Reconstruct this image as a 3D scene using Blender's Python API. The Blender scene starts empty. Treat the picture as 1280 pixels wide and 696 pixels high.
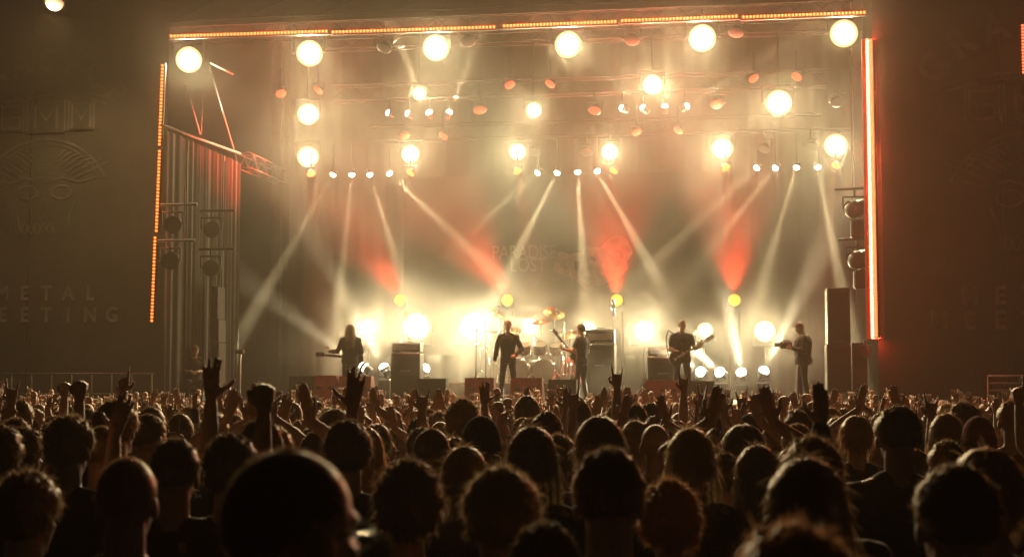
import bpy, bmesh, math, random
from mathutils import Vector, Matrix, noise
import numpy as np
R = math.radians
random.seed(7)
sc = bpy.context.scene
C = sc.collection

# ================================================================= camera
FPX = 1740.0
YAW = R(8.7)
PITCH = math.atan(125 / FPX)
EYE = Vector((0, 0, 1.95))
cam = bpy.data.cameras.new('camera')
co = bpy.data.objects.new('camera', cam)
C.objects.link(co)
cam.sensor_width = 36
cam.lens = FPX * 36 / 1280
cam.clip_start = .05
cam.clip_end = 400
cam.dof.use_dof = True
cam.dof.focus_distance = 17
cam.dof.aperture_fstop = 3.6
co.location = EYE
co.rotation_euler = (R(90) + PITCH, 0, YAW)
sc.camera = co
FWD = Vector((-math.sin(YAW) * math.cos(PITCH), math.cos(YAW) * math.cos(PITCH), math.sin(PITCH)))
RIGHT = Vector((math.cos(YAW), math.sin(YAW), 0))
UP = RIGHT.cross(FWD)
FLAT = Vector((-math.sin(YAW), math.cos(YAW), 0))


def at(px, py, Y):
    """point of the plane y = Y seen at photo pixel px, py"""
    d = FWD + RIGHT * ((px - 640) / FPX) + UP * ((348 - py) / FPX)
    return EYE + d * (Y / d.y)


# ================================================================= world, exposure
world = bpy.data.worlds.new('World')
sc.world = world
world.use_nodes = True
bg = world.node_tree.nodes['Background']
bg.inputs[0].default_value = (.012, .010, .009, 1)      # night sky
bg.inputs[1].default_value = .12
sc.view_settings.view_transform = 'Standard'
sc.view_settings.look = 'None'
sc.view_settings.exposure = 0
sc.view_settings.gamma = 1
sc.render.engine = 'CYCLES'
cy = sc.cycles
cy.max_bounces = 5
cy.diffuse_bounces = 2
cy.glossy_bounces = 2
cy.transmission_bounces = 3
cy.volume_bounces = 0
cy.use_denoising = True
cy.volume_step_rate = 1
cy.volume_max_steps = 48
cy.sample_clamp_indirect = 3

WARM = (1, .80, .42)
RED = (1, .085, .03)
P_BLIND = 1000.0
P_BEAM = 165000.0

# ================================================================= materials
MATS = {}


def mat(name, col=(.5, .5, .5), rough=.7, metal=0., emit=None, es=0., var=0., bump=0., bscale=40., spec=.5, noise_col=0., nscale=6., sheen=0.):
    if name in MATS:
        return MATS[name]
    m = bpy.data.materials.new(name)
    m.use_nodes = True
    nt = m.node_tree
    b = nt.nodes['Principled BSDF']
    b.inputs['Base Color'].default_value = (*col, 1)
    b.inputs['Roughness'].default_value = rough
    b.inputs['Metallic'].default_value = metal
    b.inputs['Specular IOR Level'].default_value = spec
    if emit:
        b.inputs['Emission Color'].default_value = (*emit, 1)
        b.inputs['Emission Strength'].default_value = es
        m.cycles.emission_sampling = 'NONE'
    b.inputs['Sheen Weight'].default_value = sheen
    b.inputs['Sheen Roughness'].default_value = .35
    src = None
    if var or noise_col:
        rgb = nt.nodes.new('ShaderNodeHueSaturation')
        rgb.inputs['Color'].default_value = (*col, 1)
        val = None
        if var:
            oi = nt.nodes.new('ShaderNodeObjectInfo')
            mr = nt.nodes.new('ShaderNodeMapRange')
            mr.inputs[3].default_value = 1 - var
            mr.inputs[4].default_value = 1 + var
            nt.links.new(oi.outputs['Random'], mr.inputs[0])
            val = mr.outputs[0]
        if noise_col:
            tc = nt.nodes.new('ShaderNodeTexCoord')
            nz = nt.nodes.new('ShaderNodeTexNoise')
            nz.inputs['Scale'].default_value = nscale
            nz.inputs['Detail'].default_value = 5
            nt.links.new(tc.outputs['Object'], nz.inputs['Vector'])
            m2 = nt.nodes.new('ShaderNodeMapRange')
            m2.inputs[1].default_value = .3
            m2.inputs[2].default_value = .7
            m2.inputs[3].default_value = 1 - noise_col
            m2.inputs[4].default_value = 1 + noise_col
            nt.links.new(nz.outputs[0], m2.inputs[0])
            if val:
                mu = nt.nodes.new('ShaderNodeMath')
                mu.operation = 'MULTIPLY'
                nt.links.new(val, mu.inputs[0])
                nt.links.new(m2.outputs[0], mu.inputs[1])
                val = mu.outputs[0]
            else:
                val = m2.outputs[0]
        nt.links.new(val, rgb.inputs['Value'])
        nt.links.new(rgb.outputs[0], b.inputs['Base Color'])
    if bump:
        tc = nt.nodes.new('ShaderNodeTexCoord')
        nz = nt.nodes.new('ShaderNodeTexNoise')
        nz.inputs['Scale'].default_value = bscale
        nz.inputs['Detail'].default_value = 4
        bp = nt.nodes.new('ShaderNodeBump')
        bp.inputs['Strength'].default_value = bump
        bp.inputs['Distance'].default_value = .02
        nt.links.new(tc.outputs['Object'], nz.inputs['Vector'])
        nt.links.new(nz.outputs[0], bp.inputs['Height'])
        nt.links.new(bp.outputs[0], b.inputs['Normal'])
    MATS[name] = m
    return m


def hair_mat(name, col, var=.3):
    m = bpy.data.materials.new(name)
    m.use_nodes = True
    nt = m.node_tree
    out = nt.nodes['Material Output']
    b = nt.nodes['Principled BSDF']
    b.inputs['Roughness'].default_value = .34
    b.inputs['Specular IOR Level'].default_value = .9
    b.inputs['Sheen Weight'].default_value = 1.0
    b.inputs['Sheen Roughness'].default_value = .28
    b.inputs['Sheen Tint'].default_value = (1, .72, .42, 1)
    tr = nt.nodes.new('ShaderNodeBsdfTranslucent')
    mx = nt.nodes.new('ShaderNodeMixShader')
    mx.inputs[0].default_value = .45
    hs = nt.nodes.new('ShaderNodeHueSaturation')
    hs.inputs['Color'].default_value = (*col, 1)
    oi = nt.nodes.new('ShaderNodeObjectInfo')
    mr = nt.nodes.new('ShaderNodeMapRange')
    mr.inputs[3].default_value = 1 - var
    mr.inputs[4].default_value = 1 + var
    nt.links.new(oi.outputs['Random'], mr.inputs[0])
    nt.links.new(mr.outputs[0], hs.inputs['Value'])
    nt.links.new(hs.outputs[0], b.inputs['Base Color'])
    tr.inputs['Color'].default_value = (*[min(.8, 1.3 * c ** .66) for c in col], 1)      # light that passes through a strand comes out golden
    nt.links.new(b.outputs[0], mx.inputs[1])
    nt.links.new(tr.outputs[0], mx.inputs[2])
    nt.links.new(mx.outputs[0], out.inputs['Surface'])
    MATS[name] = m
    return m


BLACK = mat('black_metal', (.02, .02, .022), .5, bump=.1, noise_col=.3)
ALU = mat('aluminium', (.42, .41, .40), .38, .9, noise_col=.2)
CLOTH = mat('black_stage_cloth', (.03, .028, .026), .95, bump=.3, bscale=60, noise_col=.25, nscale=.8)
CURT = mat('grey_curtain', (.034, .031, .026), .95, bump=.3, bscale=50, noise_col=.25, nscale=1.5)
SCRIM = mat('printed_scrim', (.05, .04, .033), .9, bump=.25, bscale=30, noise_col=.35, nscale=.5)
PRINT = mat('scrim_print', (.14, .115, .10), .9, noise_col=.35, nscale=2.2)
PRINT2 = mat('faded_scrim_print', (.082, .068, .058), .9, noise_col=.5, nscale=2.)
DECK = mat('stage_deck', (.03, .028, .026), .45, noise_col=.4, nscale=1.5, bump=.15)
GROUND = mat('trampled_ground', (.05, .042, .03), .95, noise_col=.5, nscale=.8, bump=.6, bscale=8)
GRILLE = mat('speaker_grille', (.025, .025, .025), .7, bump=.8, bscale=300)
TOLEX = mat('amp_vinyl', (.03, .028, .027), .55, bump=.4, bscale=200)
CASE = mat('grey_case', (.04, .038, .031), .95, noise_col=.2)
REDLIT = mat('red_lit_monitor', (.27, .04, .03), .6, noise_col=.25, nscale=5)  # red stage light on the monitors, put into their base colour
CHROME = mat('chrome', (.75, .74, .72), .15, 1.)
BRASS = mat('cymbal_bronze', (.72, .52, .22), .25, 1., noise_col=.15)
DRUM = mat('drum_shell', (.16, .04, .03), .25, noise_col=.2)
HEADSKIN = mat('drum_skin', (.65, .62, .56), .5, noise_col=.1)
WOODRED = mat('guitar_lacquer', (.05, .03, .025), .2)
FRET = mat('guitar_fretboard', (.10, .06, .035), .5)
LENSW = mat('blinder_lens_lit', (.9, .85, .7), .2, emit=(1, .82, .46), es=22)
LENSM = mat('beam_lens_lit', (.9, .9, .85), .2, emit=(1, .90, .68), es=25)
LENSR = mat('red_lens_lit', (.8, .1, .05), .3, emit=(1, .09, .035), es=.75)
LENSO = mat('orange_lens_lit', (.8, .3, .05), .3, emit=(1, .24, .05), es=1.5)
LENSY = mat('yellow_lens_lit', (.9, .7, .1), .3, emit=(1, .42, .01), es=1.6)


def hot_lens(name, rim, core, es_rim, es_core, p_):
    m = bpy.data.materials.new(name)
    m.use_nodes = True
    m.cycles.emission_sampling = 'NONE'
    nt = m.node_tree
    b = nt.nodes['Principled BSDF']
    b.inputs['Base Color'].default_value = (.5, .45, .35, 1)
    b.inputs['Roughness'].default_value = .25
    tc = nt.nodes.new('ShaderNodeTexCoord')
    mp = nt.nodes.new('ShaderNodeVectorMath')
    mp.operation = 'SUBTRACT'
    mp.inputs[1].default_value = (.5, .5, .5)
    mu = nt.nodes.new('ShaderNodeVectorMath')
    mu.operation = 'MULTIPLY'
    mu.inputs[1].default_value = (2, 0, 2)
    ln = nt.nodes.new('ShaderNodeVectorMath')
    ln.operation = 'LENGTH'
    nt.links.new(tc.outputs['Generated'], mp.inputs[0])
    nt.links.new(mp.outputs[0], mu.inputs[0])
    nt.links.new(mu.outputs[0], ln.inputs[0])
    inv = nt.nodes.new('ShaderNodeMath')
    inv.operation = 'SUBTRACT'
    inv.use_clamp = True
    inv.inputs[0].default_value = 1
    nt.links.new(ln.outputs['Value'], inv.inputs[1])
    pw = nt.nodes.new('ShaderNodeMath')
    pw.operation = 'POWER'
    pw.inputs[1].default_value = p_
    nt.links.new(inv.outputs[0], pw.inputs[0])
    mr = nt.nodes.new('ShaderNodeMapRange')
    mr.inputs[3].default_value = es_rim
    mr.inputs[4].default_value = es_core
    nt.links.new(pw.outputs[0], mr.inputs[0])
    mx = nt.nodes.new('ShaderNodeMix')
    mx.data_type = 'RGBA'
    mx.inputs[6].default_value = (*rim, 1)
    mx.inputs[7].default_value = (*core, 1)
    nt.links.new(pw.outputs[0], mx.inputs[0])
    nt.links.new(mx.outputs[2], b.inputs['Emission Color'])
    nt.links.new(mr.outputs[0], b.inputs['Emission Strength'])
    MATS[name] = m
    return m


LENSW = hot_lens('blinder_lens_hot_centre_bloom', (1, .70, .32), (1, .88, .54), .55, 22, 1.7)  # hot reflector centre; the amber fade to the rim imitates bloom
BOARD = mat('added_glow_board', (.5, .16, .13), .8)  # added surface that catches the red glow beside the right strip
LENSOFF = mat('dark_lens', (.03, .03, .03), .4, spec=.5)
STEEL = mat('dull_steel', (.11, .105, .10), .55, .6, noise_col=.3)
RIG = mat('dark_truss_paint', (.03, .028, .026), .7, spec=.25)
LEDO = mat('led_orange_lit', (.9, .4, .1), .3, emit=(1, .13, .02), es=4.2)
LEDT = mat('led_amber_lit', (.9, .3, .1), .3, emit=(1, .14, .03), es=4.5)
LEDR = mat('led_red_lit', (.9, .2, .1), .3, emit=(1, .105, .035), es=4)
SKIN = mat('skin', (.50, .31, .21), .42, var=.25, bump=.15, bscale=120, sheen=.25)
SHIRT = mat('dark_cotton', (.022, .021, .022), .9, var=.5, bump=.5, bscale=25, sheen=.5)
SHIRT_RED = mat('red_cotton', (.20, .025, .018), .9, bump=.5, bscale=25, sheen=.5)
SHIRT_BLUE = mat('blue_cotton', (.05, .065, .10), .9, var=.3, bump=.5, bscale=25, sheen=.5)
SHIRT_GREY = mat('grey_cotton', (.13, .12, .11), .9, var=.4, bump=.5, bscale=25, sheen=.5)
DENIM = mat('dark_denim', (.03, .034, .045), .9, var=.4, bump=.4, bscale=60)
LEATHER = mat('black_leather', (.018, .017, .016), .5, bump=.3)
HAIR = {'dark': hair_mat('dark_hair', (.15, .088, .042)),
        'brown': hair_mat('brown_hair', (.30, .175, .075)),
        'fair': hair_mat('fair_hair', (.42, .27, .12)),
        'ginger': hair_mat('ginger_hair', (.38, .16, .05))}
HATM = mat('black_knit', (.02, .02, .02), .95, bump=.8, bscale=90, sheen=.5)
HATR = mat('red_knit', (.30, .03, .02), .95, bump=.8, bscale=90, sheen=.5)
GLASS = mat('glasses_frame', (.03, .03, .03), .2, spec=.8)


# ================================================================= helpers
class MB:
    """collects shapes into one bmesh"""

    def __init__(self):
        self.b = bmesh.new()

    def _x(self, verts, M):
        bmesh.ops.transform(self.b, matrix=M, verts=verts)

    def box(self, c, s, M=None, bev=0):
        r = bmesh.ops.create_cube(self.b, size=1)
        v = r['verts']
        bmesh.ops.scale(self.b, vec=Vector(s), verts=v)
        if bev:
            es = list({e for q in v for e in q.link_edges})
            rr = bmesh.ops.bevel(self.b, geom=es, offset=bev, segments=1, affect='EDGES', profile=.5)
            v = list({q for f in rr['faces'] for q in f.verts} | {q for q in v if q.is_valid})
        if M is not None:
            self._x(v, M)
        bmesh.ops.translate(self.b, vec=Vector(c), verts=v)
        return self

    def cone(self, a, b, r0, r1=None, n=10, caps=True):
        a = Vector(a)
        b = Vector(b)
        d = b - a
        if d.length < 1e-6:
            return self
        r1 = r0 if r1 is None else r1
        r = bmesh.ops.create_cone(self.b, cap_ends=caps, segments=n, radius1=r0, radius2=r1, depth=d.length)
        self._x(r['verts'], Matrix.Translation((a + b) / 2) @ d.to_track_quat('Z', 'Y').to_matrix().to_4x4())
        return self

    def sph(self, c, s, M=None, u=14, v=10):
        if isinstance(s, (int, float)):
            s = (s, s, s)
        r = bmesh.ops.create_uvsphere(self.b, u_segments=u, v_segments=v, radius=1)
        T = Matrix.Diagonal((*s, 1))
        if M is not None:
            T = M.to_4x4() @ T
        self._x(r['verts'], Matrix.Translation(Vector(c)) @ T)
        return self

    def cap(self, a, b, r0, r1=None, n=10):
        r1 = r0 if r1 is None else r1
        self.cone(a, b, r0, r1, n)
        self.sph(a, r0, u=n, v=max(5, n * 2 // 3))
        self.sph(b, r1, u=n, v=max(5, n * 2 // 3))
        return self

    def tube(self, pts, r, n=6):
        for i in range(len(pts) - 1):
            self.cone(pts[i], pts[i + 1], r, r, n)
        return self

    def loft(self, rings, caps=True):
        vs = [[self.b.verts.new(p) for p in ring] for ring in rings]
        n = len(vs[0])
        for i in range(len(vs) - 1):
            for j in range(n):
                self.b.faces.new((vs[i][j], vs[i][(j + 1) % n], vs[i + 1][(j + 1) % n], vs[i + 1][j]))
        if caps:
            self.b.faces.new(vs[0][::-1])
            self.b.faces.new(vs[-1])
        return self

    def mesh(self, name='m', smooth=False):
        bmesh.ops.recalc_face_normals(self.b, faces=self.b.faces)
        m = bpy.data.meshes.new(name)
        self.b.to_mesh(m)
        self.b.free()
        if smooth:
            m.polygons.foreach_set('use_smooth', [True] * len(m.polygons))
        return m

    def build(self, name, m, parent=None, smooth=False, loc=None):
        return link(name, self.mesh(name, smooth), m, parent, loc)


def link(name, me, m=None, parent=None, loc=None):
    if m is not None and not me.materials:
        me.materials.append(m)
    o = bpy.data.objects.new(name, me)
    C.objects.link(o)
    if parent:
        o.parent = parent
    if loc is not None:
        o.location = loc
    return o


def tag(o, label=None, cat=None, group=None, kind=None):
    if label:
        o['label'] = label
    if cat:
        o['category'] = cat
    if group:
        o['group'] = group
    if kind:
        o['kind'] = kind
    return o


def thing(name, label, cat, loc=(0, 0, 0), rz=0, group=None):
    o = bpy.data.objects.new(name, None)
    C.objects.link(o)
    o.empty_display_size = .2
    o.location = loc
    o.rotation_euler = (0, 0, rz)
    return tag(o, label, cat, group)


def kids(o):
    return list(KIDS.get(o.name, ())) if o.name in KIDS else [c for c in o.children]


KIDS = {}


def copy_tree(o, parent=None):
    c = o.copy()
    C.objects.link(c)
    if parent:
        c.parent = parent
    for ch in o.children:
        copy_tree(ch, c)
    return c


def lamp_spot(p, d, power, col, angle, blend=.5, r=.1, parent=None):
    l = bpy.data.lights.new('lamp', 'SPOT')
    l.energy = power
    l.color = col
    l.spot_size = R(angle)
    l.spot_blend = blend
    l.shadow_soft_size = r
    o = bpy.data.objects.new('lamp', l)
    C.objects.link(o)
    o.location = p
    o.rotation_euler = Vector(d).to_track_quat('-Z', 'Y').to_euler()
    return o


def ordinal(i, n):
    w = ['first', 'second', 'third', 'fourth', 'fifth', 'sixth', 'seventh', 'eighth', 'ninth', 'tenth', 'eleventh', 'twelfth']
    if i == 0:
        return 'leftmost'
    if i == n - 1:
        return 'rightmost'
    return w[i] + ' from the left'


# ================================================================= setting
YF = 29.7                                   # front plane of the stage opening
ZS = 1.42                                    # stage floor
SLOPE = -.0115


def zg(y):
    return SLOPE * y


g = MB()
g.box((0, 0, -.05), (160, 140, .1))
gr = tag(g.build('ground', GROUND), kind='structure')
gr.location = (0, 30, zg(30))
gr.rotation_euler = (math.atan(SLOPE), 0, 0)

XL = at(205, 300, YF).x
XR = at(1089, 300, YF).x
XL2 = XL - .15
# stage platform
st = thing('stage_platform', 'long black raised stage deck the band stands on', 'stage', ((XL + XR) / 2, 35, 0))
W = XR - XL
MB().box((0, 0, ZS - .06), (W + 1.2, 11.5, .12)).build('deck', DECK, st)
n = 10
for i in range(n):
    MB().box((-W / 2 - .5 + (W + 1) * (i + .5) / n, -5.7, (ZS - .13) / 2), ((W + 1) / n - .03, .04, ZS - .14)).build('front_panel', CLOTH, st)
# side scaffolding towers in front of which the scrims hang
back = thing('stage_back_wall', 'dark cloth back wall of the stage behind the haze', 'wall', ((XL + XR) / 2, 40.6, ZS))


def cloth_sheet(x0, x1, z0, z1, amp, per, seed, nx=120, nz=6, axis='x', flare=0):
    b = MB()
    rnd = random.Random(seed)
    ph = [rnd.uniform(0, 6.28) for _ in range(6)]
    grid = []
    for k in range(nz + 1):
        row = []
        for i in range(nx + 1):
            u = x0 + (x1 - x0) * i / nx
            z = z0 + (z1 - z0) * k / nz
            t = 1 - .35 * k / nz
            d = amp * t * (math.sin(u / per * 6.28 + ph[0] + .3 * math.sin(u * 1.7 + ph[1])) + .5 * math.sin(u / per * 6.28 * .43 + ph[2]) + .3 * math.sin(u / per * 15 + ph[3] + z * .1))
            p = (u, d, z) if axis == 'x' else (d, u, z)
            row.append(b.b.verts.new(p))
        grid.append(row)
    for k in range(nz):
        for i in range(nx):
            b.b.faces.new((grid[k][i], grid[k][i + 1], grid[k + 1][i + 1], grid[k + 1][i]))
    return b


cloth_sheet(-W / 2 - .6, W / 2 + .6, 0, 13, .06, .9, 3, nx=160).build('drape', CLOTH, back, True)


def flat_text(body, size, m, parent, name, loc, rot=(R(90), 0, 0), depth=.004, align='CENTER', spacing=1., sx=1., bold=0.):
    cu = bpy.data.curves.new('txt', 'FONT')
    cu.body = body
    cu.size = size
    cu.align_x = align
    cu.align_y = 'CENTER'
    cu.extrude = depth
    cu.offset = size * bold
    cu.space_character = spacing
    o = bpy.data.objects.new('txt', cu)
    C.objects.link(o)
    me = bpy.data.meshes.new_from_object(o.evaluated_get(bpy.context.evaluated_depsgraph_get()))
    bpy.data.objects.remove(o)
    for v in me.vertices:
        v.co.x *= sx
    me.materials.clear()
    q = link(name, me, m, parent, loc)
    q.rotation_euler = rot
    return q


# backdrop with the band's lettering and a mural
p = at(700, 330, 39.6)
bd = thing('stage_backdrop', 'hazy printed backdrop with PARADISE LOST lettering and a pale mural behind the drums', 'backdrop', (p.x, 39.6, p.z))
BANNER = mat('printed_backdrop', (.03, .026, .022), .9, noise_col=.4, nscale=.6)
MB().box((0, .02, 0), (9.2, .02, 5.2)).build('banner_sheet', BANNER, bd)
a = at(655, 316, 39.6)
flat_text('PARADISE', .56, mat('backdrop_letters', (.17, .14, .11), .8), bd, 'lettering', (a.x - p.x, -.006, a.z - p.z), spacing=.95, sx=.8)
a = at(660, 332, 39.6)
flat_text('LOST', .56, MATS['backdrop_letters'], bd, 'lettering', (a.x - p.x, -.006, a.z - p.z), sx=.8)
MURAL = mat('backdrop_mural', (.22, .16, .12), .85, noise_col=.6, nscale=3)
rnd = random.Random(4)
for cxp, cyp, rr in ((722, 332, .38), (742, 328, .45), (752, 340, .36), (768, 322, .5), (733, 345, .3), (705, 330, .3)):
    a = at(cxp, cyp, 39.6)
    b = MB()
    ring = []
    N = 26
    ph = rnd.uniform(0, 6)
    outer = [(math.cos(t) * rr * (1 + .18 * math.sin(3 * t + ph) + .08 * math.sin(7 * t)), math.sin(t) * rr * 1.15 * (1 + .15 * math.sin(2 * t + ph))) for t in [6.283 * k / N for k in range(N)]]
    inner = [(.45 * x + .05 * rr, .4 * y - .05 * rr) for x, y in outer]
    vo = [b.b.verts.new((x, 0, y)) for x, y in outer]
    vi = [b.b.verts.new((x, 0, y)) for x, y in inner]
    for k in range(N):
        b.b.faces.new((vo[k], vo[(k + 1) % N], vi[(k + 1) % N], vi[k]))
    b.build('mural_shape', MURAL, bd, loc=(a.x - p.x, -.005 - .002 * rnd.random(), a.z - p.z))

# roof over the stage
rf = thing('stage_roof', 'dark roof canopy above the lighting rig', 'roof', ((XL + XR) / 2, 35, 12.6))
MB().box((0, .6, .6), (W + 2, 11, .15)).build('canopy', CLOTH, rf)
for s in (-1, 1):
    for yy in (-4.5, 4.9):
        MB().box((s * (W / 2 + .75), yy, -6.2), (.3, .3, 12.6)).build('roof_leg', BLACK, rf)
ta = at(210, 47, YF)
tb = at(1085, 16, YF)
# header cloth above the opening
hd = thing('stage_header', 'dark brown header cloth above the orange light strip', 'header', ((XL + XR) / 2, YF + .12, (ta.z + tb.z) / 2))
hb = MB()
hb.box((0, .05, 2.0), (W + .2, .03, 3.4))
hb.build('header_cloth', SCRIM, hd)
for zz in (.42, 1.1):
    MB().cone((-W / 2, -.04, zz), (W / 2, -.04, zz + .05), .03).build('header_tube', RIG, hd)
for k in range(9):
    x0 = -W / 2 + W * k / 9
    MB().cone((x0, -.03, .42), (x0 + W / 9, -.03, 1.1), .016).build('header_brace', RIG, hd)

# -------- printed scrims left and right
def ribbon(b, pts, w):
    """flat band along pts (x,z) in the xz plane"""
    L = []
    for i, (x, z) in enumerate(pts):
        x0, z0 = pts[max(0, i - 1)]
        x1, z1 = pts[min(len(pts) - 1, i + 1)]
        d = Vector((x1 - x0, z1 - z0)).normalized()
        nx, nz = -d.y * w / 2, d.x * w / 2
        L.append((b.b.verts.new((x + nx, 0, z + nz)), b.b.verts.new((x - nx, 0, z - nz))))
    for i in range(len(L) - 1):
        b.b.faces.new((L[i][0], L[i + 1][0], L[i + 1][1], L[i][1]))


def arc(cx, cz, rx, rz, a0, a1, n=24):
    return [(cx + rx * math.cos(R(a0 + (a1 - a0) * i / n)), cz + rz * math.sin(R(a0 + (a1 - a0) * i / n))) for i in range(n + 1)]


def festival_scrim(label, Y, x0, x1, cpx, k, top, bot, seed):
    """k = photo pixels per unit; drawn about photo column cpx"""
    s = thing('printed_scrim', label, 'banner', ((x0 + x1) / 2, Y, 0), 0, 'printed scrims beside the stage')
    nx = max(2, int((x1 - x0) / 2.4))
    for i in range(nx):
        xa = x0 + (x1 - x0) * i / nx - (x0 + x1) / 2
        xb = x0 + (x1 - x0) * (i + 1) / nx - (x0 + x1) / 2
        sh = cloth_sheet(xa + .01, xb - .01, .2, 17, .005, 1.3, seed + i, nx=14, nz=5)
        sh.build('cloth_panel', SCRIM, s, True)

    def P(px, py):
        q = at(px, py, Y)
        return q.x - (x0 + x1) / 2, q.z
    m = 1 / (P(cpx + 100, 400)[0] - P(cpx, 400)[0]) * 100     # px per metre
    yo = -.014
    for row, y in ((('METAL'), top), (('MEETING'), bot)):
        for i, ch in enumerate(row):
            px = cpx + (i - (len(row) - 1) / 2) * 38 * k
            if not (-30 < px < 1320):
                continue
            x, z = P(px, y)
            flat_text(ch, 33 * k / m, PRINT, s, 'letter', (x, yo, z), sx=.9, bold=.035, depth=.0005)
    for i, ch in enumerate('GRASPOP'):
        t = (i - 3) * 16.5
        px = cpx + 158 * k * math.sin(R(t))
        py = 130 - (top - 371) * 0 + 158 * k * (1 - math.cos(R(t))) - 100 * k + (1 - k) * 70
        x, z = P(px, py)
        flat_text(ch, 52 * k / m, PRINT2, s, 'letter', (x, yo, z), rot=(R(90), R(t), 0), bold=.03, depth=.0005)
    # letters of the crest in outline: a plate with G M M
    ey = 128 + (1 - k) * 60
    b = MB()
    u = k / m

    def E(dx, dy):
        x, z = P(cpx, ey)
        return x + dx * u, z - dy * u
    for (dx, w_) in ((-62, 44), (0, 66), (62, 44)):
        for t in (0, 1):
            hh = 26 if dx else 30
            ribbon(b, [E(dx - w_ / 2, -hh + t), E(dx + w_ / 2, -hh)], 3 * u)
            ribbon(b, [E(dx - w_ / 2, hh), E(dx + w_ / 2, hh)], 3 * u)
        ribbon(b, [E(dx - w_ / 2, -26), E(dx - w_ / 2, 26)], 3 * u)
        ribbon(b, [E(dx + w_ / 2, -26), E(dx + w_ / 2, 26)], 3 * u)
    for dx in (0, 62):
        w_ = 44 if dx else 50
        ribbon(b, [E(dx - w_ / 2 + 6, 22), E(dx - w_ / 2 + 6, -18), E(dx, 8), E(dx + w_ / 2 - 6, -18), E(dx + w_ / 2 - 6, 22)], 5 * u)
    ribbon(b, [E(-45, -17), E(-78, -17), E(-78, 20), E(-46, 20), E(-46, 2), E(-62, 2)], 5 * u)
    b.build('crest_plate', PRINT, s, loc=(0, yo - .001, 0))
    b = MB()
    cx_, cz_ = E(0, 0)
    ribbon(b, arc(cx_, cz_ - 140 * u, 112 * u, 100 * u, 20, 160), 4 * u)
    ribbon(b, arc(cx_, cz_ - 140 * u, 104 * u, 92 * u, 20, 160), 2 * u)
    ribbon(b, arc(cx_, cz_ - 5 * u, 130 * u, 38 * u, 35, 145), 3 * u)
    ribbon(b, arc(cx_, cz_ - 5 * u, 150 * u, 46 * u, 35, 145), 2 * u)
    b.build('crest_arch', PRINT2, s, loc=(0, yo - .002, 0))
    # plain generic face emblem: brow, eyes, nose, row of teeth, feathers
    b = MB()
    for sgn in (-1, 1):
        for q in range(7):
            a0 = 95 + q * 17
            ribbon(b, [(cx_ + sgn * (12 + 7 * q) * u, cz_ - (75 + 5 * q) * u), (cx_ + sgn * (26 + 11 * q) * u, cz_ - (66 + 1.5 * q * q * .4) * u), (cx_ + sgn * (34 + 13 * q) * u, cz_ - (58 + 3.5 * q) * u)], 2.6 * u)
        ribbon(b, arc(cx_ + sgn * 30 * u, cz_ - 128 * u, 17 * u, 11 * u, 0, 360), 3 * u)
        ribbon(b, [(cx_ + sgn * 8 * u, cz_ - 112 * u), (cx_ + sgn * 30 * u, cz_ - 104 * u), (cx_ + sgn * 62 * u, cz_ - 112 * u), (cx_ + sgn * 92 * u, cz_ - 104 * u)], 3 * u)
        ribbon(b, [(cx_ + sgn * 55 * u, cz_ - 140 * u), (cx_ + sgn * 46 * u, cz_ - 165 * u), (cx_ + sgn * 40 * u, cz_ - 196 * u)], 3 * u)
    ribbon(b, [(cx_ - 8 * u, cz_ - 158 * u), (cx_, cz_ - 138 * u), (cx_ + 8 * u, cz_ - 158 * u)], 3 * u)
    for q in range(7):
        xx = cx_ + (q - 3) * 11 * u
        ribbon(b, arc(xx, cz_ - 188 * u, 4.4 * u, 8 * u, 0, 360, 12), 2.4 * u)
    b.build('crest_face', PRINT2, s, loc=(0, yo - .0015, 0))
    return s


xa, xb = at(-130, 300, YF + .3).x, XL - .08
festival_scrim('dark printed scrim left of the stage with faint METAL MEETING lettering', YF + .3, xa, xb, 58, .72, 367, 394, 11)
xa, xb = XR + .1, at(1420, 300, YF + .1).x
festival_scrim('dark printed scrim right of the stage with large faint METAL MEETING letters', YF + .1, xa, xb, 1288, 1.0, 370, 401, 31)


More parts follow.
